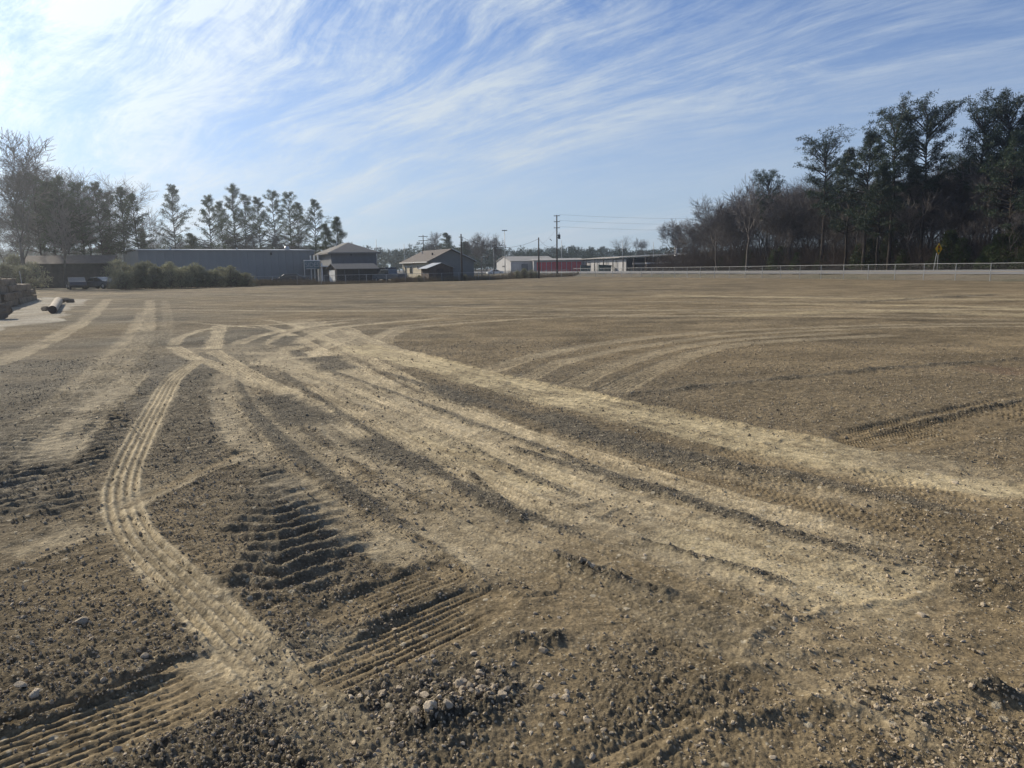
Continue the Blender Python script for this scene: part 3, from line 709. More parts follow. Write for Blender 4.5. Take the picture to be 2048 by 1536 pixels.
def bare(seed, H=18.0, fork=0.35, spread=0.5, r=0.22, lv=5, upright=0.12, tw=0.019):
    rng = random.Random(seed); ts = []; bs_ = []
    def grow(p, d, ln, rad, lev, store):
        n = 3 if lev < 2 else 2; q = p.copy(); kids = []
        for k in range(n):
            d = (d + Vector((rng.gauss(0, .10 + .04 * lev), rng.gauss(0, .10 + .04 * lev), rng.gauss(upright * 0.5, .06)))).normalized()
            q2 = q + d * ln / n; ra = rad * (1 - 0.45 * k / n); rb = rad * (1 - 0.45 * (k + 1) / n)
            store.append((*q, *q2, max(ra, tw), max(rb, tw * 0.8))); q = q2
            if lev >= 1 and lev < lv and (k < n - 1 or lev > 1): kids.append((q.copy(), rb * 0.55))
        if lev >= lv: return
        for kp, kr in kids:
            for _ in range(1 if lev < 3 else 2):
                grow(kp, rdir(rng, d, rng.uniform(0.45, 0.95)), ln * rng.uniform(0.5, 0.75), kr, lev + 1, bs_)
        for _ in range(rng.choice((2, 3)) if lev else 3 + rng.choice((0, 1))):
            grow(q, rdir(rng, d, rng.uniform(0.2, spread + 0.25)), ln * rng.uniform(0.62, 0.85), rad * 0.5, lev + 1, bs_)
    ln0 = H * fork; grow(Vector((0, 0, -0.3)), Vector((rng.gauss(0, .03), rng.gauss(0, .03), 1)), ln0, r, 0, ts)
    V, Fq = tubes(ts, 7); 
    B = np.array(bs_); zt = max(B[:, 5].max(), 0.1); sc = H / zt
    V = V.copy(); V[:, 2] *= sc; V2, F2 = tubes(bs_, 3); V2[:, 2] *= sc
    return np_mesh('bare_trunk', V, Fq, M['bark_grey'], True), np_mesh('bare_crown', V2, F2, M['twigs'])
def bush(seed, H=2.4, rad=1.1, mat='shrub', n=70, cl=26, leaf=0.16, wd=0.07, cone=False):
    rng = random.Random(seed); st = []; cen = []; cr = []
    for i in range(n):
        f = rng.random() ** 0.8; z = H * (0.06 + 0.9 * f); rr_ = rad * (1 - f ** (1.0 if cone else 2.2)) ** (1.0 if cone else 0.55) * rng.uniform(0.35, 1.0) + 0.05
        az = rng.uniform(0, 2 * math.pi); c_ = (math.cos(az) * rr_, math.sin(az) * rr_, z); cen.append(c_); cr.append(0.32 * rng.uniform(0.6, 1.2) * (H / 2.4) ** 0.6)
        st.append((c_[0] * 0.1, c_[1] * 0.1, z * 0.3, *c_, 0.018, 0.007))
    ts = [(rng.gauss(0, .1), rng.gauss(0, .1), -0.15, rng.gauss(0, .25), rng.gauss(0, .25), H * 0.6, 0.035, 0.012) for _ in range(4)]
    V, Fq = tubes(ts, 5); V1, F1 = tubes(st, 3); F1 = np.concatenate([F1[:, [0, 1, 2]], F1[:, [0, 2, 3]]])
    V2, F2 = needle_tris(rng, cen, cr, cl, leaf, wd, 0.5)
    me = np_mesh('leaves', np.concatenate([V1, V2]), np.concatenate([F1, F2 + len(V1)]), M[mat])
    me.materials.append(M['brush']); mi = np.zeros(len(me.polygons), dtype=np.int32); mi[:len(F1)] = 1; me.polygons.foreach_set('material_index', mi)
    return np_mesh('bush_stems', V, Fq, M['brush']), me

TALL = [pine(s, 20, 0.52, 4.0, 62, 22, 'flat', 0.27, lean=l, clr=0.52) for s, l in ((1, 0.0), (2, 0.05), (3, -0.03))]
FULL = [pine(s, 20, 0.32, 3.4, 66, 24, 'round', 0.25) for s in (11, 12, 13)]
THIN = [pine(s, 20, 0.30, 3.3, 62, 13, 'round', 0.18, 'needles_left', 0.40, gap=0.10) for s in (21, 22, 23, 24)]
LOWP = [pine(s, 20, 0.10, 4.8, 56, 34, 'cone', 0.3, 'needles_left', 0.85) for s in (31, 32)]
BARE = [bare(41, 18, 0.30, 0.45), bare(42, 18, 0.38, 0.35), bare(43, 18, 0.26, 0.6, 0.26), bare(44, 18, 0.42, 0.3, 0.17), bare(45, 18, 0.34, 0.5, 0.2), bare(46, 18, 0.24, 0.55, 0.3)]
BIGL = [bare(47, 18, 0.2, 0.75, 0.34, 4, 0.10, 0.03), bare(48, 18, 0.24, 0.6, 0.3, 4, 0.12, 0.028)]
SLIM = [bare(51, 14, 0.5, 0.22, 0.11, 4, 0.3), bare(52, 14, 0.45, 0.3, 0.12, 4, 0.2), bare(53, 14, 0.55, 0.25, 0.1, 4, 0.25)]
CEDAR = [bush(s, 4.0, 1.7, 'cedar', 150, 34, 0.24, 0.08, True) for s in (61, 62, 63)]
SHRUB = [bush(s, 2.4, 1.3, 'shrub', 110, 16, 0.22, 0.05) for s in (71, 72, 73)]
def place(kind, name, x, y, H, H0, label, cat, group=None, rz=None, sxy=None, z=None):
    zz = float(macro(np.array(x), np.array(y))) if z is None else z
    r = empty(name, (x, y, zz - 0.02), random.random() * 6.28 if rz is None else rz)
    s = H / H0; sx = s if sxy is None else sxy; r.scale = (sx, sx, s)
    link('trunk', kind[0], r); link('crown', kind[1], r)
    tag(r, label, cat, group); return r
def place_px(kind, name, px, top, D, H0, label, cat, group=None, rz=None, sxy=None):
    p = at(px, top + (5 if 'pine' in name else 0), D); z0 = float(macro(np.array(p.x), np.array(p.y)))
    return place(kind, name, p.x, p.y, p.z - z0, H0, label, cat, group, rz, sxy)
random.seed(7)

# right-hand wood: the trees one can pick out
for px, top, D, k, rz, lab in (
    (1796, 234, 104, TALL[0], 0.3, 'tall pine with wide flat crown, left of the two highest beside the road sign'),
    (1866, 229, 101, TALL[1], 2.1, 'tall leaning pine with open flat crown directly above the yellow road sign'),
    (1742, 262, 108, FULL[0], 1.0, 'broad dark pine just left of the two highest pines'),
    (1702, 300, 112, FULL[1], 2.0, 'dense dark green pine filling the middle of the wood edge'),
    (1652, 292, 118, TALL[2], 4.0, 'tall pine with layered crown standing out at the left of the pine group'),
    (1765, 330, 100, FULL[2], 5.0, 'shorter full pine in front of the broad dark pine'),
    (1832, 330, 106, FULL[1], 5.5, 'mid height pine filling the gap beneath the two highest pines'),
    (1538, 356, 134, TALL[0], 3.0, 'lone small topped pine rising beside the big spreading bare tree'),
    (1968, 240, 98, TALL[2], 1.2, 'tall pine with sloping crown near the right edge of the photo'),
    (2020, 214, 96, TALL[0], 3.3, 'highest pine at the far right edge of the wood'),
    (2066, 205, 95, FULL[2], 0.2, 'big pine cut off by the right edge of the photo'),
    (2035, 262, 90, FULL[0], 0.9, 'dark full pine in front of the highest right edge pine'),
    (1930, 320, 104, TALL[1], 4.2, 'pine with low spreading crown right of the leaning pine')):
    place_px(k, 'pine_tree', px, top, D, 20, lab, 'tree', 'pines in the wood across the road', rz)
place_px(BIGL[1], 'bare_tree', 1500, 348, 132, 18, 'big spreading bare tree at the left shoulder of the wood', 'tree', None, 0.4)
place_px(BARE[0], 'bare_tree', 1440, 385, 142, 18, 'bare tree left of the big spreading one on the wood slope', 'tree', None, 1.4)
place_px(BARE[4], 'bare_tree', 1590, 352, 128, 18, 'slender bare tree between the small topped pine and the pine group', 'tree', None, 1.4)
place_px(BARE[5], 'bare_tree', 1345, 436, 205, 18, 'round bare oak standing alone above the dark open shed', 'tree', None, 2.4)
place_px(BARE[4], 'bare_tree', 1276, 474, 260, 18, 'small bushy bare tree behind the storage shed', 'tree', None, 0.4)
place_px(SLIM[0], 'bare_tree', 1258, 470, 262, 14, 'thin bare tree just left of the small bushy one behind the storage shed', 'tree')
place_px(LOWP[0], 'pine_tree', 1357, 447, 212, 20, 'round topped pine beside the lone bare oak', 'tree', None, 0.5, 0.55)
# the mass of bare trees of the wood
cnt = 0
ROWS = {33: 'in the front row', 37: 'in the second row', 42: 'in the third row', 49: 'in the fourth row', 58: 'deep inside', 70: 'at the far back', 84: 'at the far back'}
def section(px):
    for lim, t_ in ((1400, 'at its low left end'), (1470, 'left of the big spreading bare tree'), (1540, 'around the big spreading bare tree'), (1630, 'left of the pine group'), (1700, 'below the leftmost tall pine'),
                    (1780, 'behind the dense pine group'), (1850, 'between pine group and yellow sign'), (1910, 'behind the yellow sign'), (1980, 'just right of the yellow sign'), (2050, 'near the right edge of the photo')):
        if px < lim: return t_
    return 'beyond the right edge pine'
GW = 'bare trees massed in the wood across the road'
GS = 'thin saplings along the edge of the wood'
def wood_top(px):
    return np.interp(px, [1330, 1400, 1440, 1500, 1600, 1700, 1900, 1960, 2060, 2300], [480, 440, 415, 378, 368, 372, 332, 300, 285, 280])
for row, (s, dt) in enumerate(((33, 3.0), (37, 3.4), (42, 4.2), (49, 5.2), (58, 6.5), (70, 7.5), (84, 9.0))):
    tt = -14.0
    while tt < 96:
        tq = tt + random.uniform(-1.2, 1.2); x, y = fence_pt(tq, s + random.uniform(-1.8, 1.8)); tt += dt
        u = x / y; px = 1024 + 1450 * u
        if px > 2180 or y < 40: continue
        topz = at(px, wood_top(px) + random.uniform(-16, 38) - (6 if row < 2 else 0), y).z
        if topz < 4: continue
        place(random.choice(BARE if row < 4 else BARE), 'bare_tree', x, y, topz - 0.4, 18, 'leafless tree %s of the wood, %s' % (ROWS[s], section(px)), 'tree', GW)
        cnt += 1
for i in range(62):
    x, y = fence_pt(-12 + 106 * (i + random.random()) / 62, random.uniform(28.5, 34))
    px = 1024 + 1450 * x / y
    if px > 2180: continue
    h = min(random.uniform(7, 13), max(4, at(px, wood_top(px) + 40, y).z))
    place(random.choice(SLIM), 'bare_sapling', x, y, h, 14, 'thin leafless sapling at the wood edge, ' + section(px), 'sapling', GS)
for px, top, s, k in ((1560, 492, 30, 0), (1545, 500, 28.5, 1), (1590, 506, 28.5, 2), (1495, 500, 30, 0), (1440, 515, 30, 1), (1735, 478, 28.5, 1), (1770, 470, 29.5, 0), (1712, 490, 28, 2),
                      (1890, 462, 28.5, 0), (1915, 478, 28, 2), (1870, 490, 29, 1), (1985, 470, 28.5, 2), (2015, 448, 29.5, 1), (1965, 492, 28, 0), (2045, 480, 28, 0), (1640, 505, 29, 1), (1800, 500, 28, 2)):
    u = (px - 1024) / F_PX; q0 = F0 + FNv * s; t_ = (q0[0] - u * q0[1]) / (u * FD[1] - FD[0])
    x, y = fence_pt(t_, s); H = at(px, top, y).z - 0.4
    place(CEDAR[k], 'evergreen_bush', x, y, max(H, 1.5), 4.0, ('large' if top < 480 else 'low') + ' evergreen bush at the wood foot, ' + section(px), 'bush', 'evergreen bushes at the foot of the wood', sxy=max(H, 1.5) / 4.0 * 1.15)
for i, (px, top, D) in enumerate(((-30, 520, 84), (8, 528, 80), (38, 531, 82), (60, 524, 92), (232, 520, 98), (248, 528, 95), (-60, 515, 86), (25, 510, 96))):
    p = at(px, top, D); place(SHRUB[i % 3], 'shrub', p.x, p.y, p.z, 2.4, 'dull green thicket bush between the left grove and the stacked timbers', 'bush', 'thicket bushes under the left grove', sxy=1.5)
# brush and leaf litter twigs between the trunks: nobody could count it
rng = random.Random(5); sg = []
for i in range(21000):
    s = 27.5 + 34 * rng.random() ** 1.3; t_ = rng.uniform(-18, 104); x, y = fence_pt(t_, s)
    h = rng.uniform(1.0, 3.2) + (3.5 * rng.random() ** 3) + 0.05 * (s - 27) * rng.random() * 3
    z = float(0.43); dx, dy = rng.gauss(0, .28) * h, rng.gauss(0, .28) * h
    sg.append((x, y, z, x + dx * .4, y + dy * .4, z + h * .55, 0.022, 0.016)); sg.append((x + dx * .4, y + dy * .4, z + h * .55, x + dx, y + dy, z + h, 0.016, 0.01))
    e = rng.uniform(0.4, 1.2); sg.append((x + dx * .4, y + dy * .4, z + h * .55, x + rng.gauss(0, e), y + rng.gauss(0, e), z + h * .9, 0.014, 0.008))
V, Fq = tubes(sg, 3)
tag(link('undergrowth', np_mesh('undergrowth', V, Fq, M['brush'])), 'dense brown leafless brush filling the wood below the trees', 'undergrowth', kind='stuff')

# left-hand and centre trees
for px, top, D, k, rz, lab in (
    (340, 367, 150, THIN[0], 0.0, 'tall airy pine standing alone left of the other pines behind the long warehouse'),
    (412, 388, 150, THIN[1], 1.0, 'wide pine at the left of the four pine cluster behind the warehouse'),
    (462, 366, 155, THIN[2], 2.0, 'tallest pine of the cluster behind the warehouse'),
    (488, 386, 158, THIN[3], 3.0, 'narrow pine at the right side of the tallest clustered pine'),
    (440, 400, 165, THIN[0], 3.6, 'pine half hidden at the back of the clustered pines'),
    (517, 392, 166, THIN[1], 4.0, 'left pine of the second cluster over the warehouse end'),
    (543, 378, 168, THIN[2], 0.5, 'highest pine of the second cluster over the warehouse end'),
    (574, 381, 172, THIN[3], 5.0, 'straight pine at the right of the second cluster'),
    (592, 402, 176, THIN[0], 5.5, 'thin pine leaning beside the straight pine of the second cluster'),
    (627, 396, 168, THIN[1], 2.6, 'separate tall pine above the warehouse corner sign'),
    (265, 385, 118, THIN[3], 0.8, 'narrow pine with crooked top at the left end of the warehouse'),
    (236, 372, 122, THIN[1], 1.8, 'pine just left of the crooked topped narrow pine'),
    (213, 380, 126, THIN[2], 2.9, 'slim pine in the left grove, third from its right end'),
    (190, 362, 124, THIN[0], 4.5, 'pine in the middle of the left grove above the dark shed'),
    (150, 362, 118, THIN[3], 5.5, 'pine in the left grove in front of the fan shaped bare trees'),
    (112, 352, 114, THIN[1], 0.2, 'pine in the left grove under the tallest fan shaped bare tree'),
    (62, 345, 112, THIN[2], 1.1, 'dense pine near the left edge of the grove')):
    place_px(k, 'pine_tree', px, top, D, 20, lab, 'tree', 'pines along the left and behind the warehouse', rz, None)
place_px(FULL[2], 'pine_tree', 95, 362, 116, 20, 'dark full pine in the thick of the left grove', 'tree', None, 3.2)
place_px(LOWP[0], 'pine_tree', 652, 445, 132, 20, 'squat bushy pine behind the roof of the two storey house', 'tree', None, 1.0)
place_px(LOWP[1], 'pine_tree', 674, 431, 134, 20, 'cone shaped pine right of the squat bushy pine', 'tree', None, 2.0)
place_px(LOWP[1], 'pine_tree', 278, 453, 130, 20, 'small round evergreen above the left end of the warehouse', 'tree', None, 0, 0.55)
place_px(LOWP[0], 'pine_tree', 381, 463, 150, 20, 'rounded evergreen between the airy pine and the cluster', 'tree', None, 0, 0.75)
place_px(LOWP[1], 'pine_tree', 205, 470, 128, 20, 'low dark evergreen at the base of the left grove', 'tree', None, 0, 0.6)
place_px(LOWP[0], 'pine_tree', 893, 462, 235, 20, 'dark rounded pine behind the cream house', 'tree', None, 0, 0.95)
place_px(LOWP[1], 'pine_tree', 925, 480, 220, 20, 'wide low evergreen clump behind the cream house roof ridge', 'tree', None, 0, 1.15)
for px, top, D, k, rz, lab in (
    (0, 245, 92, BARE[0], 0.0, 'big bare tree cut off by the left edge of the photo'),
    (72, 304, 118, BARE[1], 1.0, 'tallest fan shaped bare tree of the left grove'),
    (118, 318, 120, BARE[3], 2.0, 'fan shaped bare tree second from the left in the grove'),
    (160, 334, 124, BARE[1], 3.0, 'fan shaped bare tree third from the left in the grove'),
    (200, 350, 126, BARE[3], 4.0, 'fan shaped bare tree at the right shoulder of the left grove'),
    (110, 395, 98, BIGL[0], 5.0, 'low spreading bare tree with heavy limbs in front of the left grove'),
    (30, 400, 96, BIGL[1], 1.5, 'broad bare tree behind the stacked timbers'),
    (301, 413, 140, SLIM[1], 0.0, 'thin pale bare tree between the narrow pine and the airy pine'),
    (865, 460, 230, BARE[0], 0.0, 'round bare tree behind the cream house'),
    (962, 463, 190, BARE[2], 1.0, 'left bare tree of the forked pair right of the cream house'),
    (985, 464, 192, BARE[5], 2.0, 'right bare tree of the forked pair right of the cream house')):
    place_px(k, 'bare_tree', px, top, D, 18 if k in BARE + BIGL else 14, lab, 'tree', None, rz)
for i in range(9):
    px = -40 + i * 30 + random.uniform(-5, 5); D = random.uniform(125, 150)
    place_px(random.choice(BARE), 'bare_tree', px, 400 + random.uniform(-25, 45) + i * 2, D, 18, 'leafless tree filling the back of the left grove', 'tree', 'bare trees at the back of the left grove')
for i in range(13):
    px = 275 + i * 29 + random.uniform(-8, 8)
    place_px(random.choice(SLIM + BARE[:2]), 'bare_sapling', px, 468 + random.uniform(-8, 16), random.uniform(150, 185), 16, 'low leafless tree just over the warehouse roof line', 'tree', 'low bare trees behind the warehouse')

# far wood along the horizon
rng = random.Random(9); cen = []; cr = []; tk = []
for i in range(1250):
    px = rng.uniform(-150, 2350); D = rng.uniform(330, 470) if px < 1500 else rng.uniform(210, 330)
    top = np.interp(px, [-150, 270, 560, 700, 800, 850, 950, 1030, 1150, 1270, 1400, 1500], [500, 498, 490, 492, 500, 488, 492, 499, 493, 499, 502, 500]) + rng.uniform(-3, 7) + (rng.random() < 0.08) * -5
    p = at(px, top, D)
    for j in range(7):
        f = rng.random(); rr_ = rng.uniform(1.0, 2.2); cen.append((p.x + rng.gauss(0, 1.7), p.y + rng.gauss(0, 1.7), p.z * (1 - 0.75 * f) - rr_ * 0.5)); cr.append(rr_)
V, F_ = needle_tris(rng, cen, cr, 30, 1.1, 0.42, 0.4)
tag(link('distant_wood', np_mesh('distant_wood', V, F_, M['far'])), 'distant dark wood along the horizon behind the buildings', 'wood', kind='stuff')

# ------------------------------------------------------------------ shrubs and weeds at the back of the lot
for i in range(26):
    px = 236 + i * 10.2; D = 81 + i * 0.3 + random.uniform(-1.2, 1.6)
    top = np.interp(px, [230, 300, 400, 490], [541, 525, 531, 541]) + random.uniform(-6, 10)
    p = at(px, top, D); place(SHRUB[i % 3], 'shrub', p.x, p.y, max(1.2, p.z), 2.4,
        ('grey green shrub at the left end of the hedge, beside the grey car', 'grey green shrub in the tallest left part of the hedge', 'grey green shrub in the middle of the hedge before the warehouse', 'grey green shrub right of the hedge middle', 'brownish low shrub near the right end of the hedge', 'brownish shrub ending the hedge at the right')[min(5, i // 5)], 'shrub',
        'shrubs in the back hedge', sxy=0.95)
rng = random.Random(15); sg = []
def back_line(x): return np.interp(x, [-200, -60, -24, -4.8, 11.7, 14], [80, 84, 93, 109, 140, 150])
for i in range(15000):
    if i % 3: px = rng.uniform(480, 1160)
    else: px = rng.uniform(225, 560)
    u = (px - 1024) / F_PX
    D = 100.0
    for _ in range(6): D = back_line(u * D)
    D += rng.uniform(0.3, 5.5) if i % 4 else rng.uniform(3, 22); x = u * D; h = rng.uniform(0.25, 0.8) * (1.7 if 1020 < px < 1075 or px < 500 else 1) * (1.3 if rng.random() < .15 else 1)
    if 640 < px < 790: h *= 0.5
    sg.append((x, D, -0.03, x + rng.gauss(0, .12), D + rng.gauss(0, .12), h, 0.020, 0.006))
V, Fq = tubes(sg, 3); tag(link('dry_weeds', np_mesh('dry_weeds', V, Fq, M['weeds'])), 'dry tan weeds along the back edge of the lot', 'weeds', kind='stuff')
for px, top in ((1034, 541), (1048, 537), (1062, 539), (1072, 543), (930, 548), (838, 550), (1156, 549)):
    u = (px - 1024) / F_PX; D = 110.0
    for _ in range(6): D = back_line(u * D) + 1.5
    p = at(px, top, D); place(SHRUB[px % 3], 'shrub', p.x, D, max(0.6, p.z), 2.4, 'low dusty shrub on the back fence line near the utility poles', 'shrub', 'low shrubs on the back fence line')

# ------------------------------------------------------------------ chain link fences
def fence(pts, H, label, posts=None):
    root = empty('chain_link_fence', (pts[0][0], pts[0][1], 0)); tag(root, label, 'fence')
    o = Vector((pts[0][0], pts[0][1], 0)); pm = MB().tube((0, 0, -0.1), (0, 0, H + 0.03), 0.028, n=8).mesh('fence_post', M['metal_post'])
    for (x, y, z) in (posts or pts): link('post', pm, root, Vector((x, y, z)) - o)
    mb = MB(); w = []
    for a, b_ in zip(pts[:-1], pts[1:]):
        a = Vector(a) - o; b_ = Vector(b_) - o; up = Vector((0, 0, H)); mb.tube(a + up, b_ + up, 0.021, n=6)
        Ln = (b_ - a).length; n = int(Ln / 0.14); k = int(H / 0.14)
        for i in range(-k, n):
            for sgn in (0, 1):
                i0 = max(i, 0); i1 = min(i + k, n); z0 = (i0 - i) / k * H; z1 = (i1 - i) / k * H
                if i1 <= i0: continue
                if sgn: z0, z1 = H - z0, H - z1
                w.append((*(a.lerp(b_, i0 / n) + Vector((0, 0, z0))), *(a.lerp(b_, i1 / n) + Vector((0, 0, z1))), 0.0016, 0.0016))
    mb.build('top_rail', M['metal_post'], root)
    V, Fq = tubes(w, 3); f = link('wire_mesh', np_mesh('wire_mesh', V, Fq, M['metal_post']), root); f['kind'] = 'stuff'
    return root
pp = []
for i in range(-4, 27):
    x, y = fence_pt(3.2 * i); pp.append((x, y, gz(x, y)))
fence(pp, 1.47, 'long galvanised chain link fence with bright top rail between lot and road')
def seg_pts(a, b, n): return [(a[0] + (b[0] - a[0]) * i / n, a[1] + (b[1] - a[1]) * i / n, 0.0) for i in range(n + 1)]
fence(seg_pts((11.2, 140.2), (-4.8, 110.5), 10), 1.25, 'dull chain link fence behind the utility poles at the back of the lot')
fence(seg_pts((-5.2, 109.8), (-24.0, 94.5), 8), 1.15, 'dull chain link fence in front of the two houses')
fence(seg_pts((-24.3, 94.2), (-33.0, 92.2), 3), 1.15, 'short run of dull fence in front of the parked dark car')

# ------------------------------------------------------------------ utility poles and wires
def pole(px, top, base_D, label, r=0.15, arms=(), name='utility_pole', mat='wood_pole', extra=None):
    p = at(px, top, base_D); z0 = float(macro(np.array(p.x), np.array(p.y)))
    root = empty(name, (p.x, p.y, z0)); tag(root, label, 'pole'); H = p.z - z0
    MB().tube((0, 0, -0.2), (0, 0, H), r, r * 0.62, 10).build('shaft', M[mat], root, True)
    return root, H
big, bh_ = pole(1113.5, 430, 136, 'tallest utility pole with three crossarms and a transformer behind the lot corner', 0.17)
tips = []
for k, z in enumerate((bh_ - 0.15, bh_ - 1.2, bh_ - 2.3)):
    MB().box(-0.06, 0.06, -0.55, 0.55, z - 0.05, z + 0.05).build('crossarm', M['wood_pole'], big).rotation_euler = (0, 0, R(75))
    for s in (-0.48, 0.48):
        a = R(75); q = Vector((-math.sin(a) * s, math.cos(a) * s, z + 0.05))
        MB().tube(q, q + Vector((0, 0, 0.16)), 0.045, 0.03, 8).build('insulator', M['metal_post'], big)
    tips.append(Vector((-math.sin(R(75)) * -0.48, math.cos(R(75)) * -0.48, z + 0.2)))
tr = MB().tube((0.42, 0, bh_ - 4.3), (0.42, 0, bh_ - 3.5), 0.23, n=12).tube((0.42, 0, bh_ - 3.5), (0.42, 0, bh_ - 3.15), 0.05).build('transformer', M['dark_metal'], big)
MB().box(0.1, 0.25, -0.04, 0.04, bh_ - 4.1, bh_ - 4.0).box(0.1, 0.25, -0.04, 0.04, bh_ - 3.7, bh_ - 3.6).build('bracket', M['dark_metal'], big)
MB().tube((-1.3, 0.3, bh_ - 4.25), (-0.95, 0.25, bh_ - 4.6), 0.06).build('guy_insulator', M['dark_metal'], big)
p2, h2 = pole(1077.2, 475, 121, 'short bare utility pole left of the tallest pole', 0.15)
p3, h3 = pole(922, 468, 108.5, 'dark utility pole standing in front of the cream house gable', 0.15)
MB().box(-0.5, 0.5, -0.05, 0.05, h3 - 0.5, h3 - 0.4).build('crossarm', M['wood_pole'], p3).rotation_euler = (0, 0, R(60))
MB().tube((0.2, 0, h3 - 1.0), (0.2, 0, h3 - 0.6), 0.06).build('insulator', M['metal_post'], p3)
p4, h4 = pole(846, 470, 175, 'pole with two crossarms behind the cream house roof', 0.14)
for z in (h4 - 0.4, h4 - 1.4): MB().box(-1.1, 1.1, -0.06, 0.06, z, z + 0.14).build('crossarm', M['wood_pole'], p4)
p5, h5 = pole(1009, 461, 210, 'thin light pole with small lamp heads left of the storage units', 0.12, name='light_pole', mat='metal_post')
MB().box(-0.75, 0.75, -0.15, 0.15, h5 - 0.1, h5 + 0.12).build('lamp_head', M['dark_metal'], p5)
for px, top, D, lab in ((987, 482, 200, 'thin grey pole behind the forked bare trees'), (1123, 481, 240, 'thin grey pole just right of the tallest utility pole'),
                        (808, 488, 230, 'thin pole above the wood left of the cream house'), (752, 478, 140, 'thin antenna mast above the two storey house roof'),
                        (1245, 482, 250, 'faint pole left of the bushy bare tree behind the storage shed'), (1307, 484, 250, 'faint pole left of the lone bare oak')):
    pole(px, top, D, lab, 0.07 if px == 752 else 0.11, name='antenna_mast' if px == 752 else 'utility_pole', mat='metal_post')
def wire(a, b_, sag, label, r=0.016, group=None):
    n = 14; pts = [a.lerp(b_, i / n) - Vector((0, 0, sag * 4 * (i / n) * (1 - i / n))) for i in range(n + 1)]
    V, Fq = tubes([(*p, *q, r, r) for p, q in zip(pts[:-1], pts[1:])], 4)
    tag(link('power_line', np_mesh('power_line', V, Fq, M['wire'])), label, 'wire', group)
B0 = Vector(big.location)
for k, (tp, lab) in enumerate(zip(tips, ('top power line running right from the tallest pole', 'middle power line running right from the tallest pole', 'lowest power line running right from the tallest pole'))):
    wire(B0 + tp, Vector((75, 185, B0.z + tp.z + 2.6 - 0.3 * k)), 0.9, lab, 0.012)
T2 = Vector(p2.location) + Vector((0, 0, h2 - 0.2)); T3 = Vector(p3.location) + Vector((0, 0, h3 - 0.4))
wire(B0 + Vector((0, 0, bh_ - 5.2)), T2, 0.9, 'slack wire between the tallest pole and the short pole', 0.02)
wire(T2, T3, 1.5, 'slack wire from the short pole to the pole at the cream house', 0.02)
wire(B0 + Vector((0, 0, bh_ - 2.4)), T2 + Vector((0, 0, -1.2)), 0.3, 'steep thin wire down from the tallest pole towards the short pole', 0.012)

# ------------------------------------------------------------------ road sign
sgp = fence_pt(7.0, 25.0)
u = (1869 - 1024) / F_PX; q0 = F0 + FNv * 23.5; t_ = (q0[0] - u * q0[1]) / (u * FD[1] - FD[0]); sx, sy = fence_pt(t_, 23.5); sz = float(macro(np.array(sx), np.array(sy)))
zc_ = at(1870, 498, sy).z
root = empty('road_sign', (sx, sy, sz), R(28)); tag(root, 'yellow diamond warning sign with a black traffic signal symbol beside the road', 'road sign')
h = zc_ - sz; s_ = 0.72
MB().tube((0, 0.04, -0.2), (0, 0.04, h + 0.5), 0.035).build('post', M['metal_post'], root)
MB().extr([(0, 0, h - s_), (s_, 0, h), (0, 0, h + s_), (-s_, 0, h)], (0, 0.012, 0)).build('panel', M['yellow'], root)
MB().extr([(-0.19, -0.008, h - .42), (0.19, -0.008, h - .42), (0.19, -0.008, h + .42), (-0.19, -0.008, h + .42)], (0, 0.006, 0)).build('signal_symbol', M['black'], root)
for zz, mt in ((0.27, 'redspot'), (0.0, 'yellow'), (-0.27, 'greenspot')):
    MB().tube((0, -0.012, h + zz), (0, -0.016, h + zz), 0.105, n=16).build('symbol_disc', M[mt], root)
xx, yy = sx - 0.75, sy - 0.4
root = empty('marker_post', (xx, yy, sz)); tag(root, 'plain thin metal post standing just left of the yellow road sign', 'post')
MB().tube((0, 0, -0.2), (0.28, 0, h - 0.5), 0.035).build('shaft', M['metal_post'], root)

# ------------------------------------------------------------------ buildings
def local(root_loc, rz):
    return lambda x, y, z=0: (x, y, z)
def window(root, x0, x1, z0, z1, y=-0.03, side='front', xw=None, frame='trim', mull=True):
    """window on the front (y=0, facing -y) or on the left wall (x=0, facing -x)"""
    def T_(a, b_, c): return (a, b_, c) if side == 'front' else (b_, -a, c)
    mb = MB()
    def bx(a0, a1, d0, d1, c0, c1):
        if side == 'front': mb.box(a0, a1, d0, d1, c0, c1)
        else: mb.box(d0, d1, a0, a1, c0, c1)
    t_ = 0.08
    bx(x0, x1, y, y + 0.06, z0, z0 + t_); bx(x0, x1, y, y + 0.06, z1 - t_, z1); bx(x0, x0 + t_, y, y + 0.06, z0 + t_, z1 - t_); bx(x1 - t_, x1, y, y + 0.06, z0 + t_, z1 - t_)
    if mull: bx((x0 + x1) / 2 - .03, (x0 + x1) / 2 + .03, y + .005, y + 0.055, z0 + t_, z1 - t_)
    w = mb.build('window', M[frame], root)
    mb = MB(); 
    if side == 'front': mb.box(x0 + t_, x1 - t_, y + 0.02, y + 0.035, z0 + t_, z1 - t_)
    else: mb.box(y + 0.02, y + 0.035, x0 + t_, x1 - t_, z0 + t_, z1 - t_)
    mb.build('pane', M['glass'], w)
    return w
def slab(pts, th): # roof slab from 4 points thickened downward
    return MB().extr(pts, (0, 0, -th))

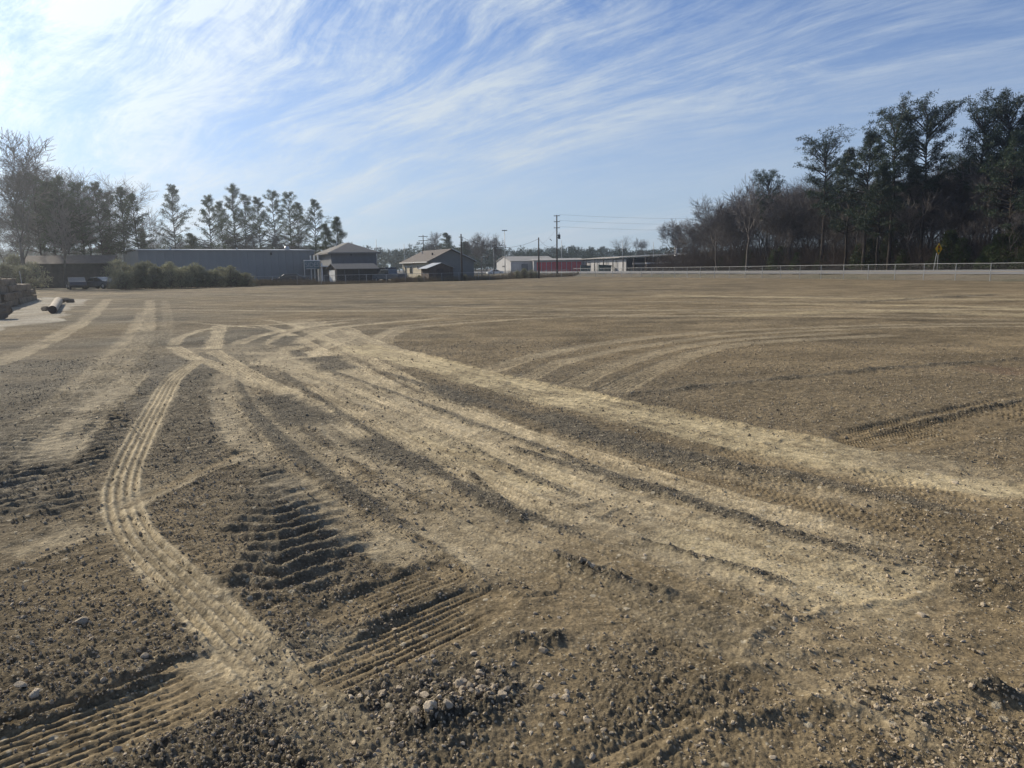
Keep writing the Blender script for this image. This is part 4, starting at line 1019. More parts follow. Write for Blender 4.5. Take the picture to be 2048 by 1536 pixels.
# long grey warehouse
a = at(275, 502, 108); b_ = at(628, 502.5, 123); dx, dy = b_.x - a.x, b_.y - a.y; Lw = math.hypot(dx, dy); rz = math.atan2(dy, dx)
root = empty('warehouse', (a.x, a.y, 0), rz); tag(root, 'long low grey metal warehouse behind the hedge, plain wall facing the lot', 'warehouse'); H = 5.15
nP = 22
pmesh = MB().box(0.01, Lw / nP - 0.012, 0, 0.2, 0, H).mesh('wall_panel', M['grey_metal_wall'])
for i in range(nP): link('wall_panel', pmesh, root, (i * Lw / nP, 0, 0))
MB().box(0, Lw, 0.2, 16, 0, H - 0.02).build('wall', M['grey_metal_wall'], root)
MB().extr([(-0.15, -0.12, H), (Lw + .15, -0.12, H), (Lw + .15, 8, H + .35), (-.15, 8, H + .35)], (0, 0, 0.06)).extr([(-0.15, 8, H + .35), (Lw + .15, 8, H + .35), (Lw + .15, 16.1, H), (-.15, 16.1, H)], (0, 0, 0.06)).build('roof', M['tin'], root)
MB().box(-.15, Lw + .15, -.16, -.12, H - .16, H + .05).build('fascia', M['grey_metal_wall'], root)
MB().tube((Lw * .865, 3, H + .1), (Lw * .865, 3, H + .75), .55, .3, 12).build('roof_vent', M['tin'], root, True)
MB().box(Lw * .725, Lw * .725 + .25, -.2, -.003, H - .75, H - .35).build('wall_lamp', M['dark_metal'], root)
for q in (.18, .55): MB().tube((Lw * q, 2, H), (Lw * q, 2, H + .5), .12).build('roof_pipe', M['tin'], root)
MB().box(Lw * .90, Lw * .90 + 3.2, -.04, -.003, 0, 3.0).build('roller_door', M['grey_metal_wall'], root)

# corner sign
a = at(607.5, 520, 110); b_ = at(640, 520, 112)
root = empty('business_sign', (a.x, a.y, 0), math.atan2(b_.y - a.y, b_.x - a.x)); tag(root, 'large slate sign lettered SIDES on posts at the warehouse end', 'sign'); W = (b_ - a).length; zt = a.z; zb = at(608, 538, 110).z
MB().box(0.1, W - .1, 0, .1, zb, zt - .16).build('panel', M['sign_blue'], root)
MB().box(0, W, -.05, .15, zt - .15, zt).build('top_frame', M['trim'], root)
for x in (0, W - .1): MB().box(x, x + .09, -.02, .09, 0, zt - .16).build('post', M['metal_post'], root)
cu = bpy.data.curves.new('lettering', 'FONT'); cu.body = 'SIDES'; cu.size = 1.0; cu.extrude = 0.01; cu.align_x = 'CENTER'
co_ = bpy.data.objects.new('lettering_curve', cu); C.objects.link(co_); bpy.context.view_layer.update()
dg = bpy.context.evaluated_depsgraph_get(); lm = bpy.data.meshes.new_from_object(co_.evaluated_get(dg)); bpy.data.objects.remove(co_)
lm.materials.clear(); lm.materials.append(M['metal_post'])
link('lettering', lm, root, (W / 2, -.015, zt - 1.05), (R(90), 0, 0))
MB().box(.35, W - .7, -.012, -.002, zt - 1.36, zt - 1.2).build('stripe', M['metal_post'], root)

# two storey slate house with hip roof
ax, ay = -27.2, 112.0; rz = R(25)
root = empty('house', (ax, ay, 0), rz); tag(root, 'slate grey house with low hipped roof and white porch posts left of the dark vehicles', 'house')
W, D_, H = 7.0, 12.0, 4.45
MB().box(0, W, 0, D_, 0, H).build('wall', M['blue_wall'], root)
o_ = .55; z1 = H; za = 6.1
c = [(-o_, -o_, z1), (W + o_, -o_, z1), (W + o_, D_ + o_, z1), (-o_, D_ + o_, z1)]; r1 = (W / 2, 3.4, za); r2 = (W / 2, D_ - 3.4, za)
MB().poly([c[0], c[1], r1]).poly([c[1], c[2], r2, r1]).poly([c[2], c[3], r2]).poly([c[3], c[0], r1, r2]).poly(c[::-1]).build('roof', M['shingle_grey'], root)
MB().box(-o_ - .03, W + o_ + .03, -o_ - .05, -o_ - .004, z1 - .2, z1 + .03).box(-o_ - .05, -o_ - .004, -o_, D_ + o_, z1 - .2, z1 + .03).build('fascia', M['shingle_grey'], root)
for y, ht in ((0.4, 3.2), (3.2, 3.6), (6.4, 4.0), (9.5, 4.2)):
    MB().box(-1.5, -1.32, y, y + .18, 0, H - .2 if y > 3 else 2.9).build('porch_post', M['trim'], root)
MB().box(-1.6, -.02, 0, D_, 2.35, 2.5).build('porch_deck', M['trim'], root)
MB().box(-.06, -.003, 1.2, 2.1, .1, 2.1).build('door', M['trim'], root)
for z in (1.0, 2.55): MB().box(-.02, W + .02, -.03, -.003, z, z + .1).build('trim_band', M['blue_wall'], root)
MB().box(W * .42, W * .42 + .2, -.12, -.003, H - .45, H - .2).build('eave_lamp', M['dark_metal'], root)
MB().tube((2.2, 6, 5.6), (2.2, 6, 6.35), .08).build('vent_pipe', M['tin'], root)

# small dark shed with white doors beside the slate house
root = empty('garden_shed', (-25.1, 106, 0), R(35)); tag(root, 'low dark gabled shed with white doors in front of the slate grey house', 'shed')
W, D_, H, za = 6.4, 3.2, 1.95, 2.7
MB().box(0, W, 0, D_, 0, H).extr([(0.003, 0, H), (0.003, D_, H), (0.003, D_ / 2, za - .05)], (W - .006, 0, 0)).build('wall', M['dark_wall'], root)
MB().extr([(-.25, -.3, H - .02), (W + .25, -.3, H - .02), (W + .25, D_ / 2, za), (-.25, D_ / 2, za)], (0, 0, .06)).extr([(-.25, D_ / 2, za), (W + .25, D_ / 2, za), (W + .25, D_ + .3, H - .02), (-.25, D_ + .3, H - .02)], (0, 0, .06)).build('roof', M['shingle_grey'], root)
for y in (.5, 1.65): MB().box(-.05, -.003, y, y + 1.05, .05, 1.8).build('door', M['trim'], root)
MB().box(1.2, 1.3, -.05, -.003, 0, H - .1).box(3.4, 3.5, -.05, -.003, 0, H - .1).build('batten', M['blue_wall'], root)

# cream house with gable
ax, ay = -12.5, 113.0; rz = R(27.5)
root = empty('house', (ax, ay, 0), rz); tag(root, 'cream sided house with brown gabled roof and shade-darkened gable end behind the pole', 'house')
W, D_, H, za = 7.6, 12.0, 3.0, 4.75
MB().box(0, W, 0.14, D_, 0.35, H).build('wall', M['cream'], root)
MB().box(0.1, W - .1, .2, D_ - .1, -.1, .35).build('foundation', M['brown_wall'], root)
MB().box(0, W, 0, .14, .35, H).extr([(0, 0, H), (W, 0, H), (W / 2, 0, za - .08)], (0, .14, 0)).build('gable_wall', M['cream_gable_shade'], root)  # gable faces away from the sun; its shade is painted in
lap = MB().box(-.025, -.002, .16, D_, 0, .035).mesh('siding_lap', M['cream'])
for i in range(13): link('siding_board', lap, root, (0, 0, .4 + i * .2))
o_ = .4; sl = (za - H) / (W / 2)
MB().extr([(-o_, -o_, H - o_ * sl), (W / 2, -o_, za), (W / 2, D_ + o_, za), (-o_, D_ + o_, H - o_ * sl)], (0, 0, .1)).extr([(W / 2, -o_, za), (W + o_, -o_, H - o_ * sl), (W + o_, D_ + o_, H - o_ * sl), (W / 2, D_ + o_, za)], (0, 0, .1)).build('roof', M['shingle'], root)
ze = H - o_ * sl
MB().box(-o_ - .12, -o_ - .003, -o_, D_ + o_, ze - .06, ze + .09).build('gutter', M['trim'], root)
MB().extr([(W / 2, -o_ - .04, za - .02), (W + o_, -o_ - .04, ze - .02), (W + o_, -o_ - .04, ze + .13), (W / 2, -o_ - .04, za + .13)], (0, .035, 0)).build('bargeboard', M['metal_post'], root)
for y0, y1, z0, z1 in ((10.2, 10.9, 1.0, 2.3), (7.2, 8.6, 1.05, 2.3), (4.3, 4.9, 1.75, 2.3), (.7, 1.3, 1.75, 2.3)):
    w_ = MB().box(-.06, -.004, y0, y1, z0, z1).build('window', M['trim'], root)
    if y1 - y0 > 1: MB().box(-.075, -.062, y0 + .08, (y0 + y1) / 2 - .05, z0 + .08, z1 - .08).box(-.075, -.062, (y0 + y1) / 2 + .05, y1 - .08, z0 + .08, z1 - .08).build('pane', M['glass'], w_)
    else: MB().box(-.075, -.062, y0 + .07, y1 - .07, z0 + .07, z1 - .07).build('pane', M['glass'], w_)
MB().box(-.05, -.004, D_ - .16, D_, .35, H).build('corner_board', M['trim'], root)
MB().tube((1.9, 3.2, 3.7), (1.9, 3.2, 4.3), .13).build('roof_vent', M['dark_metal'], root)
MB().tube((2.6, 9.5, 4.0), (2.6, 9.5, 4.7), .08).build('vent_pipe', M['metal_post'], root)
MB().box(-1.3, -.1, 9.8, 11.6, 0, .45).build('porch_step', M['dark_wall'], root)

# grey brown shed
root = empty('garden_shed', (-11.95, 107.5, 0), R(27.5)); tag(root, 'weathered board shed with pale sloping roof in front of the cream house', 'shed')
W, D_, H, za = 3.9, 3.2, 1.95, 2.62
for i in range(13): 
    zt_ = H + (za - .1 - H) * (1 - abs((i + .5) / 13 * 2 - 1)); MB().box(W * i / 13 + .01, W * (i + 1) / 13 - .01, -.02, .03, 0, zt_).build('board', M['brown_wall'], root)
MB().box(0.02, W - .02, .03, D_, 0, H).build('wall', M['brown_wall'], root)
MB().extr([(-.4, -.25, H - .15), (W / 2, -.25, za), (W / 2, D_ + .2, za), (-.4, D_ + .2, H - .15)], (0, 0, .05)).extr([(W / 2, -.25, za), (W + .3, -.25, H - .1), (W + .3, D_ + .2, H - .1), (W / 2, D_ + .2, za)], (0, 0, .05)).build('roof', M['tin'], root)
MB().box(1.4, 2.3, -.05, -.022, .05, 1.75).build('door', M['dark_wall'], root)

# low dark shed on the left
a = at(48, 512, 100); b_ = at(222, 514, 104)
root = empty('barn', (a.x, a.y, 0), math.atan2(b_.y - a.y, b_.x - a.x)); tag(root, 'long low dark brown barn under the left grove behind the stacked timbers', 'barn'); W = math.hypot(b_.x - a.x, b_.y - a.y)
for i in range(14): MB().box(W * i / 14 + .015, W * (i + 1) / 14 - .015, 0, .06, 0, 3.3).build('board', M['dark_wall'], root)
MB().box(0.05, W - .05, .06, 7, 0, 3.28).build('wall', M['dark_wall'], root)
MB().extr([(-.3, -.5, 3.2), (W + .3, -.5, 3.2), (W + .3, 3.5, 4.4), (-.3, 3.5, 4.4)], (0, 0, .08)).extr([(-.3, 3.5, 4.4), (W + .3, 3.5, 4.4), (W + .3, 7.4, 3.2), (-.3, 7.4, 3.2)], (0, 0, .08)).build('roof', M['brown_wall'], root)

# pale gabled storage building
a = at(993.5, 540, 256); b_ = at(1022, 540, 240); c_ = at(1112, 540, 245)
gx = Vector((b_.x - a.x, b_.y - a.y, 0)); sxv = Vector((c_.x - b_.x, c_.y - b_.y, 0))
root = empty('storage_building', (a.x, a.y, 0)); tag(root, 'pale gabled storage building with beige roof left of the red doors', 'storage building'); O = Vector((a.x, a.y, 0))
H = 4.1; za = 5.6; A_ = Vector((0, 0, 0)); B_ = gx + Vector((0, 0, 0)); S2 = sxv; up = Vector((0, 0, 1))
mid = (A_ + B_) / 2
MB().extr([A_, B_, B_ + up * H, mid + up * (za - .05), A_ + up * H], sxv).build('wall', M['white_metal'], root)
e = (gx.normalized()) * .4; ee = sxv.normalized() * .3
MB().extr([mid + up * za - ee, B_ + up * (H - .15) + e - ee, B_ + S2 + up * (H - .15) + e + ee, mid + S2 + up * za + ee], (0, 0, .1)).extr([mid + up * za - ee, A_ + up * (H - .15) - e - ee, A_ + S2 + up * (H - .15) - e + ee, mid + S2 + up * za + ee], (0, 0, .1)).build('roof', M['beige_roof'], root)
n_ = Vector((sxv.y, -sxv.x, 0)).normalized()
for i in range(5):
    q = B_ + S2 * ((i + .15) / 5.0); q2 = B_ + S2 * ((i + .85) / 5.0)
    MB().extr([q + n_ * .06, q2 + n_ * .06, q2 + n_ * .06 + up * 3.1, q + n_ * .06 + up * 3.1], -n_ * .055).build('roller_door', M['blue_wall' if i % 2 else 'tin'], root)
gnn = Vector((gx.y, -gx.x, 0)).normalized(); q = A_ + gx * .42
MB().extr([q + gnn * .05 + up * 2.2, q + gx * .2 + gnn * .05 + up * 2.2, q + gx * .2 + gnn * .05 + up * 2.6, q + gnn * .05 + up * 2.6], -gnn * .04).build('louvre', M['dark_metal'], root)

# row of units with red doors
a = at(1067, 520, 233); b_ = at(1166, 518, 233)
root = empty('storage_building', (a.x, a.y, 0), math.atan2(b_.y - a.y, b_.x - a.x)); tag(root, 'storage unit row with bright red roll up doors behind the tallest pole', 'storage building'); W = math.hypot(b_.x - a.x, b_.y - a.y)
MB().box(0, W, 0, 9, 0, 4.0).build('wall', M['white_metal'], root)
MB().extr([(-.4, -.9, 3.95), (W + .2, -.9, 3.95), (W + .2, 9.3, 4.6), (-.4, 9.3, 4.6)], (0, 0, .14)).build('roof', M['beige_roof'], root)
for i in range(9):
    x0 = 1.0 + i * (W - 1.3) / 9; MB().box(x0, x0 + (W - 1.3) / 9 - .22, -.06, -.004, .1, 3.5).build('red_door', M['red'], root)

# long storage shed running back from the road
a = Vector((22.8, 235, 0)); b_ = Vector((40.5, 165, 0)); d_ = (b_ - a); Ln = d_.length
root = empty('storage_shed', a, math.atan2(d_.y, d_.x)); tag(root, 'long storage shed, pale closed bays at left and dark open bays at right', 'storage shed'); H = 4.1
# local +x runs from the far end to the near end; the side facing the lot is local -y
nb_ = 10; bw = Ln / nb_
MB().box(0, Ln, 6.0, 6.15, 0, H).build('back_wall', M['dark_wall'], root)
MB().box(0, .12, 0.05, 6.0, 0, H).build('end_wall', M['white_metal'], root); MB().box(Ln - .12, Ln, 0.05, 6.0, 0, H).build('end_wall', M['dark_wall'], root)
MB().extr([(-.4, -1.2, H), (Ln * .47, -1.2, H), (Ln * .47, 6.6, H + .5), (-.4, 6.6, H + .5)], (0, 0, .16)).build('roof', M['beige_roof'], root)
MB().extr([(Ln * .47 + .01, -1.2, H + .05), (Ln + .4, -1.2, H + .05), (Ln + .4, 6.6, H + .55), (Ln * .47 + .01, 6.6, H + .55)], (0, 0, .16)).build('roof', M['blue_wall'], root)
for i in range(nb_ + 1): MB().box(i * bw - .12, i * bw + .12, -1.1, -.85, 0, H - .02).build('column', M['dark_wall'], root)
for i in range(5):
    MB().box(i * bw + .2, (i + 1) * bw - .2, 0, .1, 0, H - .4).build('bay_wall', M['white_metal'], root)
    MB().box(i * bw + 1.0, (i + 1) * bw - 1.0, -.05, -.004, .1, 3.2).build('roller_door', M['white_metal'], root)
# white trailers parked under the open bays
trl = []
for k, (px, D, w_, z_) in enumerate(((1290, 196, 6.5, 1.9), (1318, 184, 6.5, 1.9), (1340, 176, 5.0, 1.9), (1378, 170, 4.5, 1.9), (1281, 200, 2.4, 1.2))):
    q = at(px, 530, D)
    root = empty('trailer', (q.x, q.y, 0.0), R(-8)); tag(root, ('white topped trailer at the left end of the open bays', 'long white topped trailer in the middle of the open bays', 'white topped trailer with a second pale shelf near the lone bare oak', 'farthest right white topped trailer under the dark shed roof', 'small white trailer at the edge of the closed bays')[k], 'trailer')
    MB().box(-w_ / 2, w_ / 2, -1.1, 1.1, z_ + .35, z_ + .75).build('top', M['white_paint'], root)
    MB().box(-w_ / 2 + .1, w_ / 2 - .1, -1, 1, .5, z_ + .35).build('body', M['dark_wall'], root)
    for sx_ in (-w_ / 4, w_ / 4): 
        for sy_ in (-1.05, .85): MB().tube((sx_, sy_, .38), (sx_, sy_ + .2, .38), .38, n=14).build('wheel', M['tyre'], root)
    if k == 2: MB().box(-w_ / 2, w_ / 2, -1.25, -1.1, 1.1, 1.3).build('shelf', M['white_paint'], root)
for px, D, lab in ((1171, 222, 'dark green dumpster in front of the red doors'), (1210, 208, 'larger dark green dumpster in front of the closed bays')):
    q = at(px, 530, D); root = empty('dumpster', (q.x, q.y, 0.15)); tag(root, lab, 'dumpster'); w_ = 3.0 if px < 1200 else 3.6
    MB().extr([(-w_ / 2, -1, .15), (w_ / 2 - .3, -1, .15), (w_ / 2, -1, 1.9), (-w_ / 2, -1, 2.1)], (0, 2, 0)).build('bin', M['dark_green'], root)
    MB().extr([(-w_ / 2 - .05, -1.1, 2.11), (w_ / 2 + .05, -1.1, 1.91), (w_ / 2 + .05, -1.1, 2.0), (-w_ / 2 - .05, -1.1, 2.2)], (0, 2.2, 0)).build('lid', M['black'], root)
    for x in (-w_ / 2 + .4, w_ / 2 - .7): MB().tube((x, -.9, .1), (x, -.8, .1), .12).build('wheel', M['tyre'], root)
# silo
q = at(1355, 489, 230); root = empty('silo', (q.x, q.y, 0)); tag(root, 'pale grey storage silo with domed top below the lone bare oak', 'silo')
MB().tube((0, 0, 0), (0, 0, q.z - .9), 1.0, n=20).build('tank', M['tin'], root, True)
MB().tube((0, 0, q.z - .9), (0, 0, q.z - .35), 1.03, .65, 20).tube((0, 0, q.z - .35), (0, 0, q.z), .65, .12, 20).build('dome', M['tin'], root, True)

# ------------------------------------------------------------------ vehicles
def car(px, D, rz, label, cat='car', mat='car_dark', L_=4.8, kind='sedan', scale=1.0):
    q = at(px, 560, D); root = empty('parked_' + ('van' if cat == 'van' else 'truck' if cat == 'pickup truck' else 'car'), (q.x, q.y, 0), rz); tag(root, label, cat)
    root.scale = (scale,) * 3
    h = L_ / 2; w = .88
    if kind == 'sedan': prof = [(-h, .45), (-h + .1, .78), (-h + .95, .9), (-h + 1.65, 1.38), (h - 1.75, 1.42), (h - .95, .98), (h - .1, .92), (h, .5), (h - .1, .28), (-h + .1, .28)]
    elif kind == 'truck': prof = [(-h, .55), (-h, 1.05), (-h + 1.2, 1.15), (-h + 1.8, 1.78), (-h + 3.3, 1.8), (-h + 3.45, 1.12), (h, 1.12), (h, .5), (h - .1, .4), (-h + .1, .4)]
    else: prof = [(-h, .5), (-h, 1.0), (-h + .5, 1.2), (-h + 1.1, 2.0), (-h + 1.4, 2.1), (h - .1, 2.1), (h, 1.9), (h, .45), (-h + .1, .35)]
    b0 = MB().extr([(x, -w, z) for x, z in prof], (0, 2 * w, 0)).build('body', M[mat], root, bevel=.05)
    if kind == 'sedan': gl = [[(-h + 1.0, .95), (-h + 1.68, 1.33), (-.05, 1.36), (-.05, .95)], [(.05, .95), (.05, 1.36), (h - 1.78, 1.36), (h - 1.1, .98)]]; ws = ((-h + .95, .93), (-h + 1.6, 1.36))
    elif kind == 'truck': gl = [[(-h + 1.3, 1.18), (-h + 1.85, 1.72), (-h + 3.2, 1.72), (-h + 3.3, 1.18)]]; ws = ((-h + 1.2, 1.17), (-h + 1.76, 1.75))
    else: gl = [[(-h + .7, 1.25), (-h + 1.2, 1.92), (-h + 2.0, 1.92), (-h + 2.0, 1.25)], [(-h + 2.1, 1.25), (-h + 2.1, 1.92), (h - .3, 1.92), (h - .3, 1.25)]]; ws = ((-h + .52, 1.24), (-h + 1.06, 1.95))
    for s in (-1, 1):
        for p in gl: MB().extr([(x, s * (w + .004), z) for x, z in p], (0, s * .012, 0)).build('side_window', M['glass'], root)
    (xa, za_), (xb, zb_) = ws
    MB().extr([(xa - .02, -w * .86, za_), (xa - .02, w * .86, za_), (xb - .02, w * .8, zb_), (xb - .02, -w * .8, zb_)], (-.012, 0, .012)).build('windscreen', M['glass'], root)
    for s in (-1, 1): MB().box(-h - .02, -h + .04, s * w * .7 - .15, s * w * .7 + .15, .62, .76).build('headlight', M['white_paint'], root)
    MB().box(-h - .05, -h + .05, -w, w, .36, .5).build('bumper', M['metal_post'], root)
    for x in (-h + .85, h - .9):
        for s in (-1, 1):
            wh = MB().tube((x, s * (w - .2), .33), (x, s * (w + .02), .33), .33, n=18).build('wheel', M['tyre'], root)
            MB().tube((x, s * (w + .02), .33), (x, s * (w + .035), .33), .19, n=12).build('rim', M['metal_post'], wh)
    return root
car(583, 100, R(12), 'dark sedan parked by the sign left of the slate grey house', L_=5.0)
car(771, 112, R(-60), 'dark van parked between the two houses', 'van', 'car_dark', 5.2, 'van')
car(779, 107, R(-35), 'dark grey pickup truck parked in front of the dark van', 'pickup truck', 'car_grey', 5.2, 'truck')
car(152, 88, R(-55), 'dark car with glinting windscreen near the left end of the hedge', L_=4.6)
car(200, 90, R(-20), 'grey low car beside the left end of the hedge', mat='car_grey', L_=4.6)
car(990, 205, R(15), 'small white car beside the pale gabled storage building', mat='white_paint', L_=4.6)

# ------------------------------------------------------------------ stacked timbers and log on the left
def rock_mesh(seed, sub=2, amp=0.22, name='rock', mat='stone', flat=(1, 1, 1)):
    import bmesh
    bm = bmesh.new(); bmesh.ops.create_icosphere(bm, subdivisions=sub, radius=0.5); rng = random.Random(seed)
    # cut by random planes for angular faces
    for _ in range(9):
        n_ = Vector((rng.gauss(0, 1), rng.gauss(0, 1), rng.gauss(0, 1))).normalized(); dcut = rng.uniform(0.20, 0.42)
        for v in bm.verts:
            k = v.co.dot(n_) - dcut
            if k > 0: v.co -= n_ * k
    for v in bm.verts: v.co += Vector((rng.gauss(0, 1), rng.gauss(0, 1), rng.gauss(0, 1))) * 0.012 * amp / .22; v.co = Vector((v.co.x * flat[0], v.co.y * flat[1], v.co.z * flat[2]))
    me = bpy.data.meshes.new(name); bm.to_mesh(me); bm.free(); me.materials.append(M[mat]); return me
def block_mesh(seed, Lb, Wb, Hb):
    rng = random.Random(seed); nx = 22; prof = [(-.5, -.5), (0, -.5), (.5, -.5), (.53, -.15), (.5, .2), (.47, .5), (0, .5), (-.5, .5), (-.5, 0)]
    v = []; f = []; k = len(prof)
    for i in range(nx + 1):
        for (a_, c_) in prof:
            v.append((Lb * (i / nx - .5) + rng.gauss(0, .012), a_ * Wb + rng.gauss(0, .022), c_ * Hb * .96 + rng.gauss(0, .014)))
    for i in range(nx):
        for j in range(k):
            j2 = (j + 1) % k; f.append((i * k + j, i * k + j2, (i + 1) * k + j2, (i + 1) * k + j))
    f.append(tuple(range(k))[::-1]); f.append(tuple(nx * k + j for j in range(k)))
    me = bpy.data.meshes.new('timber'); me.from_pydata(v, [], f); me.update(); me.materials.append(M['block']); return me
bms = [block_mesh(s, 10.9 - .7 * s, 1.3, .375) for s in range(4)]
pA = Vector((-19.0, 24.5, 0)); pB = Vector((-32.4, 50.0, 0)); dv = (pB - pA).normalized(); nv = Vector((dv.y, -dv.x, 0)); Lt = (pB - pA).length
rng = random.Random(3)
pos_w = ('bottom', 'second', 'third', 'top'); 
for cse, (st, en) in enumerate(((-8.0, 31.5), (-5.0, 29.5), (-9.0, 27.5), (-6.0, 23.5))):
    x = st; i = 0
    while x < en - 1:
        bi = rng.randrange(4); bl = 10.9 - .7 * bi; x = min(x, en - bl)
        c_ = pA + dv * (x + bl / 2) - nv * (.75 + .13 * cse + rng.uniform(-.16, .16))
        o = link('timber', bms[bi], None, (c_.x, c_.y, .19 + cse * .385), (rng.gauss(0, .01), rng.gauss(0, .004), math.atan2(dv.y, dv.x) + rng.gauss(0, .018)))
        tag(o, 'long rough weathered timber in the %s layer of the low stack at the left edge' % pos_w[cse], 'timber', 'timbers in the %s layer of the left stack' % pos_w[cse]); x += bl + rng.uniform(.05, .4); i += 1
for (px, py, s, lab) in ((-10, 640, .55, 'rounded grey boulder at the near end of the stacked timbers'),):
    x, y = g(px, py); o = link('boulder', rock_mesh(77, 3, .3, 'boulder', 'block', (1.5, 1.2, .9)), None, (x, y + .4, .25), (0, 0, .4), (s * 1.5,) * 3); tag(o, lab, 'boulder')
for i, (px, py, s) in enumerate(((132, 603, .5), (140, 605, .38), (124, 606, .4), (92, 622, .35), (146, 577, .5), (190, 568, .4))):
    x, y = g(px, py); o = link('rubble_stone', rock_mesh(80 + i, 2, .3, 'rubble', 'block', (1.4, 1, .7)), None, (x, y, .1), (0, 0, i), (s * 1.2,) * 3)
    tag(o, 'dark broken stone lying on the pale ground near the far end of the log', 'stone', 'rubble by the log')
x0, y0 = g(106, 628); x1, y1 = g(119, 606)
dl = Vector((x1 - x0, y1 - y0, 0)).normalized(); a = Vector((x0, y0, 0))
root = empty('log', (x0, y0, 0)); tag(root, 'pale round log lying on the ground beside the stacked timbers', 'log')
MB_ = []; n = 12; pts = [Vector((0, 0, .19)) + dl * (12.5 * i / n) + Vector((rng.gauss(0, .01), rng.gauss(0, .01), 0)) for i in range(n + 1)]
V, Fq = tubes([(*p, *q, .17 + .005 * i, .17 + .005 * (i + 1)) for i, (p, q) in enumerate(zip(pts[:-1], pts[1:]))], 18)
link('trunk', np_mesh('log_trunk', V, Fq, M['log'], True), root)
MB().tube(pts[0] - dl * .012, pts[0] + dl * .01, .168, n=18).build('cut_end', M['brown_wall'], root)
MB().tube(pts[-1] - dl * .01, pts[-1] + dl * .012, .228, n=18).build('cut_end', M['brown_wall'], root)
root = empty('fence_post', (at(44, 560, 62).x, 62, 0)); tag(root, 'thin leaning metal post behind the stacked timbers', 'post'); MB().tube((0, 0, 0), (-.12, 0, 2.1), .03).build('shaft', M['metal_post'], root)

# ------------------------------------------------------------------ loose stones and gravel
stones = [rock_mesh(100 + i, 2, .22, 'stone', 'stone', f) for i, f in enumerate(((1.3, 1, .8), (1.1, 1, .9), (1.5, 1, .7), (1.2, .9, .75), (1.35, 1.1, .6), (1, 1, .85)))]
rng = random.Random(12)
def put_stone(x, y, s, lab, grp):
    o = link('loose_stone', rng.choice(stones), None, (x, y, gz(x, y) + s * .08), (rng.gauss(0, .35), rng.gauss(0, .35), rng.uniform(0, 6.28)), (s, s, s)); tag(o, lab, 'stone', grp)
for px, py, s in ((765, 1382, .052), (850, 1396, .05), (892, 1370, .045), (1002, 1392, .055), (832, 1440, .05), (863, 1445, .055), (895, 1438, .045), (955, 1333, .046), (797, 1372, .042), (1075, 1372, .04), (920, 1372, .05), (1085, 1302, .044), (800, 1488, .045), (735, 1385, .042), (940, 1380, .04), (1130, 1395, .036)):
    x, y = g(px, py); put_stone(x, y, s, 'large pale stone in the stony hollow at the bottom centre', 'large stones in the stony hollow')
for i in range(110):
    a_ = rng.uniform(0, 6.28); r_ = abs(rng.gauss(0, .26)); put_stone(pc[0] + math.cos(a_) * r_ * 1.25, pc[1] + math.sin(a_) * r_ * .9, rng.uniform(.014, .034), 'small stone %s of the stony hollow at the bottom centre' % (('at the upper left', 'at the upper right') if math.sin(a_) > 0 else ('at the lower left', 'at the lower right'))[math.cos(a_) > 0], 'small stones in the stony hollow')
def zone(px, py):
    if py < 1080: return ('in the soil at the left edge of the photo', 'beside the chevron tyre print', 'on the pale central track', 'on the rutted ground right of centre', 'near the right edge above the smooth brown patch')[min(4, int(px // 410))]
    if py < 1300: return ('in the rough soil left of the ribbed tyre track', 'between the ribbed track and the grooved patch', 'on the brown dirt at centre below the clod ridge', 'on the dirt right of the clod ridge', 'on the smooth brown patch at the right')[min(4, int(px // 410))]
    return ('among the grooves in the bottom left corner', 'in loose soil left of the stony hollow', 'in the soil right of the stony hollow', 'in the rough soil right of the bottom centre', 'among clods in the bottom right corner')[min(4, int(px // 410))]
for px, py, s in ((1172, 1437, .034), (1112, 1448, .03), (236, 1487, .045), (1290, 1105, .03), (1415, 1142, .03), (1562, 1262, .035), (1590, 1240, .033), (1185, 1140, .04), (165, 1245, .06), (70, 1385, .05), (40, 1372, .05), (290, 1315, .045), (1912, 962, .05), (1845, 1225, .045)):
    x, y = g(px, py); put_stone(x, y, s, 'pale single stone ' + zone(px, py), 'single stones on the packed dirt')
for i in range(160):
    px = rng.uniform(20, 2030); py = 1540 - 560 * rng.random() ** 1.4; x, y = g(px, py)
    put_stone(x, y, rng.uniform(.012, .026), 'small stone ' + zone(px, py), 'small stones scattered over the dirt')

# gravel: countless pebbles, instanced on points
nr = np.random.RandomState(6); n = 230000
r_ = 1.6 * (17 / 1.6) ** (nr.rand(n) ** 0.85); a_ = nr.uniform(-R(46), R(46), n)
gx_ = r_ * np.sin(a_); gy_ = r_ * np.cos(a_)
i_ = np.clip(np.searchsorted(rings, r_), 1, nR - 1); j_ = np.clip(np.searchsorted(ang, a_), 1, nA - 1)
zz_ = Zg[i_, j_]; rg = rough.reshape(nR, nA)[i_, j_]
clump = vnoise(gx_, gy_, 0.8, 201) + .5 * vnoise(gx_, gy_, .2, 202)
keep = nr.rand(n) < np.clip(0.02 + 0.62 * rg + 0.8 * clump * (0.3 + rg), 0.03, 1)
sc_p = np.clip(nr.lognormal(math.log(.0050), .45, n), .0025, .019) * (1 + 0.035 * r_)
pv = np.stack([gx_, gy_, zz_ + sc_p * .12], 1)[keep]; sc_p = sc_p[keep]
pm_ = bpy.data.meshes.new('gravel'); pm_.vertices.add(len(pv)); pm_.vertices.foreach_set('co', pv.astype(np.float32).ravel())
at_ = pm_.attributes.new('size', 'FLOAT', 'POINT'); at_.data.foreach_set('value', sc_p.astype(np.float32))
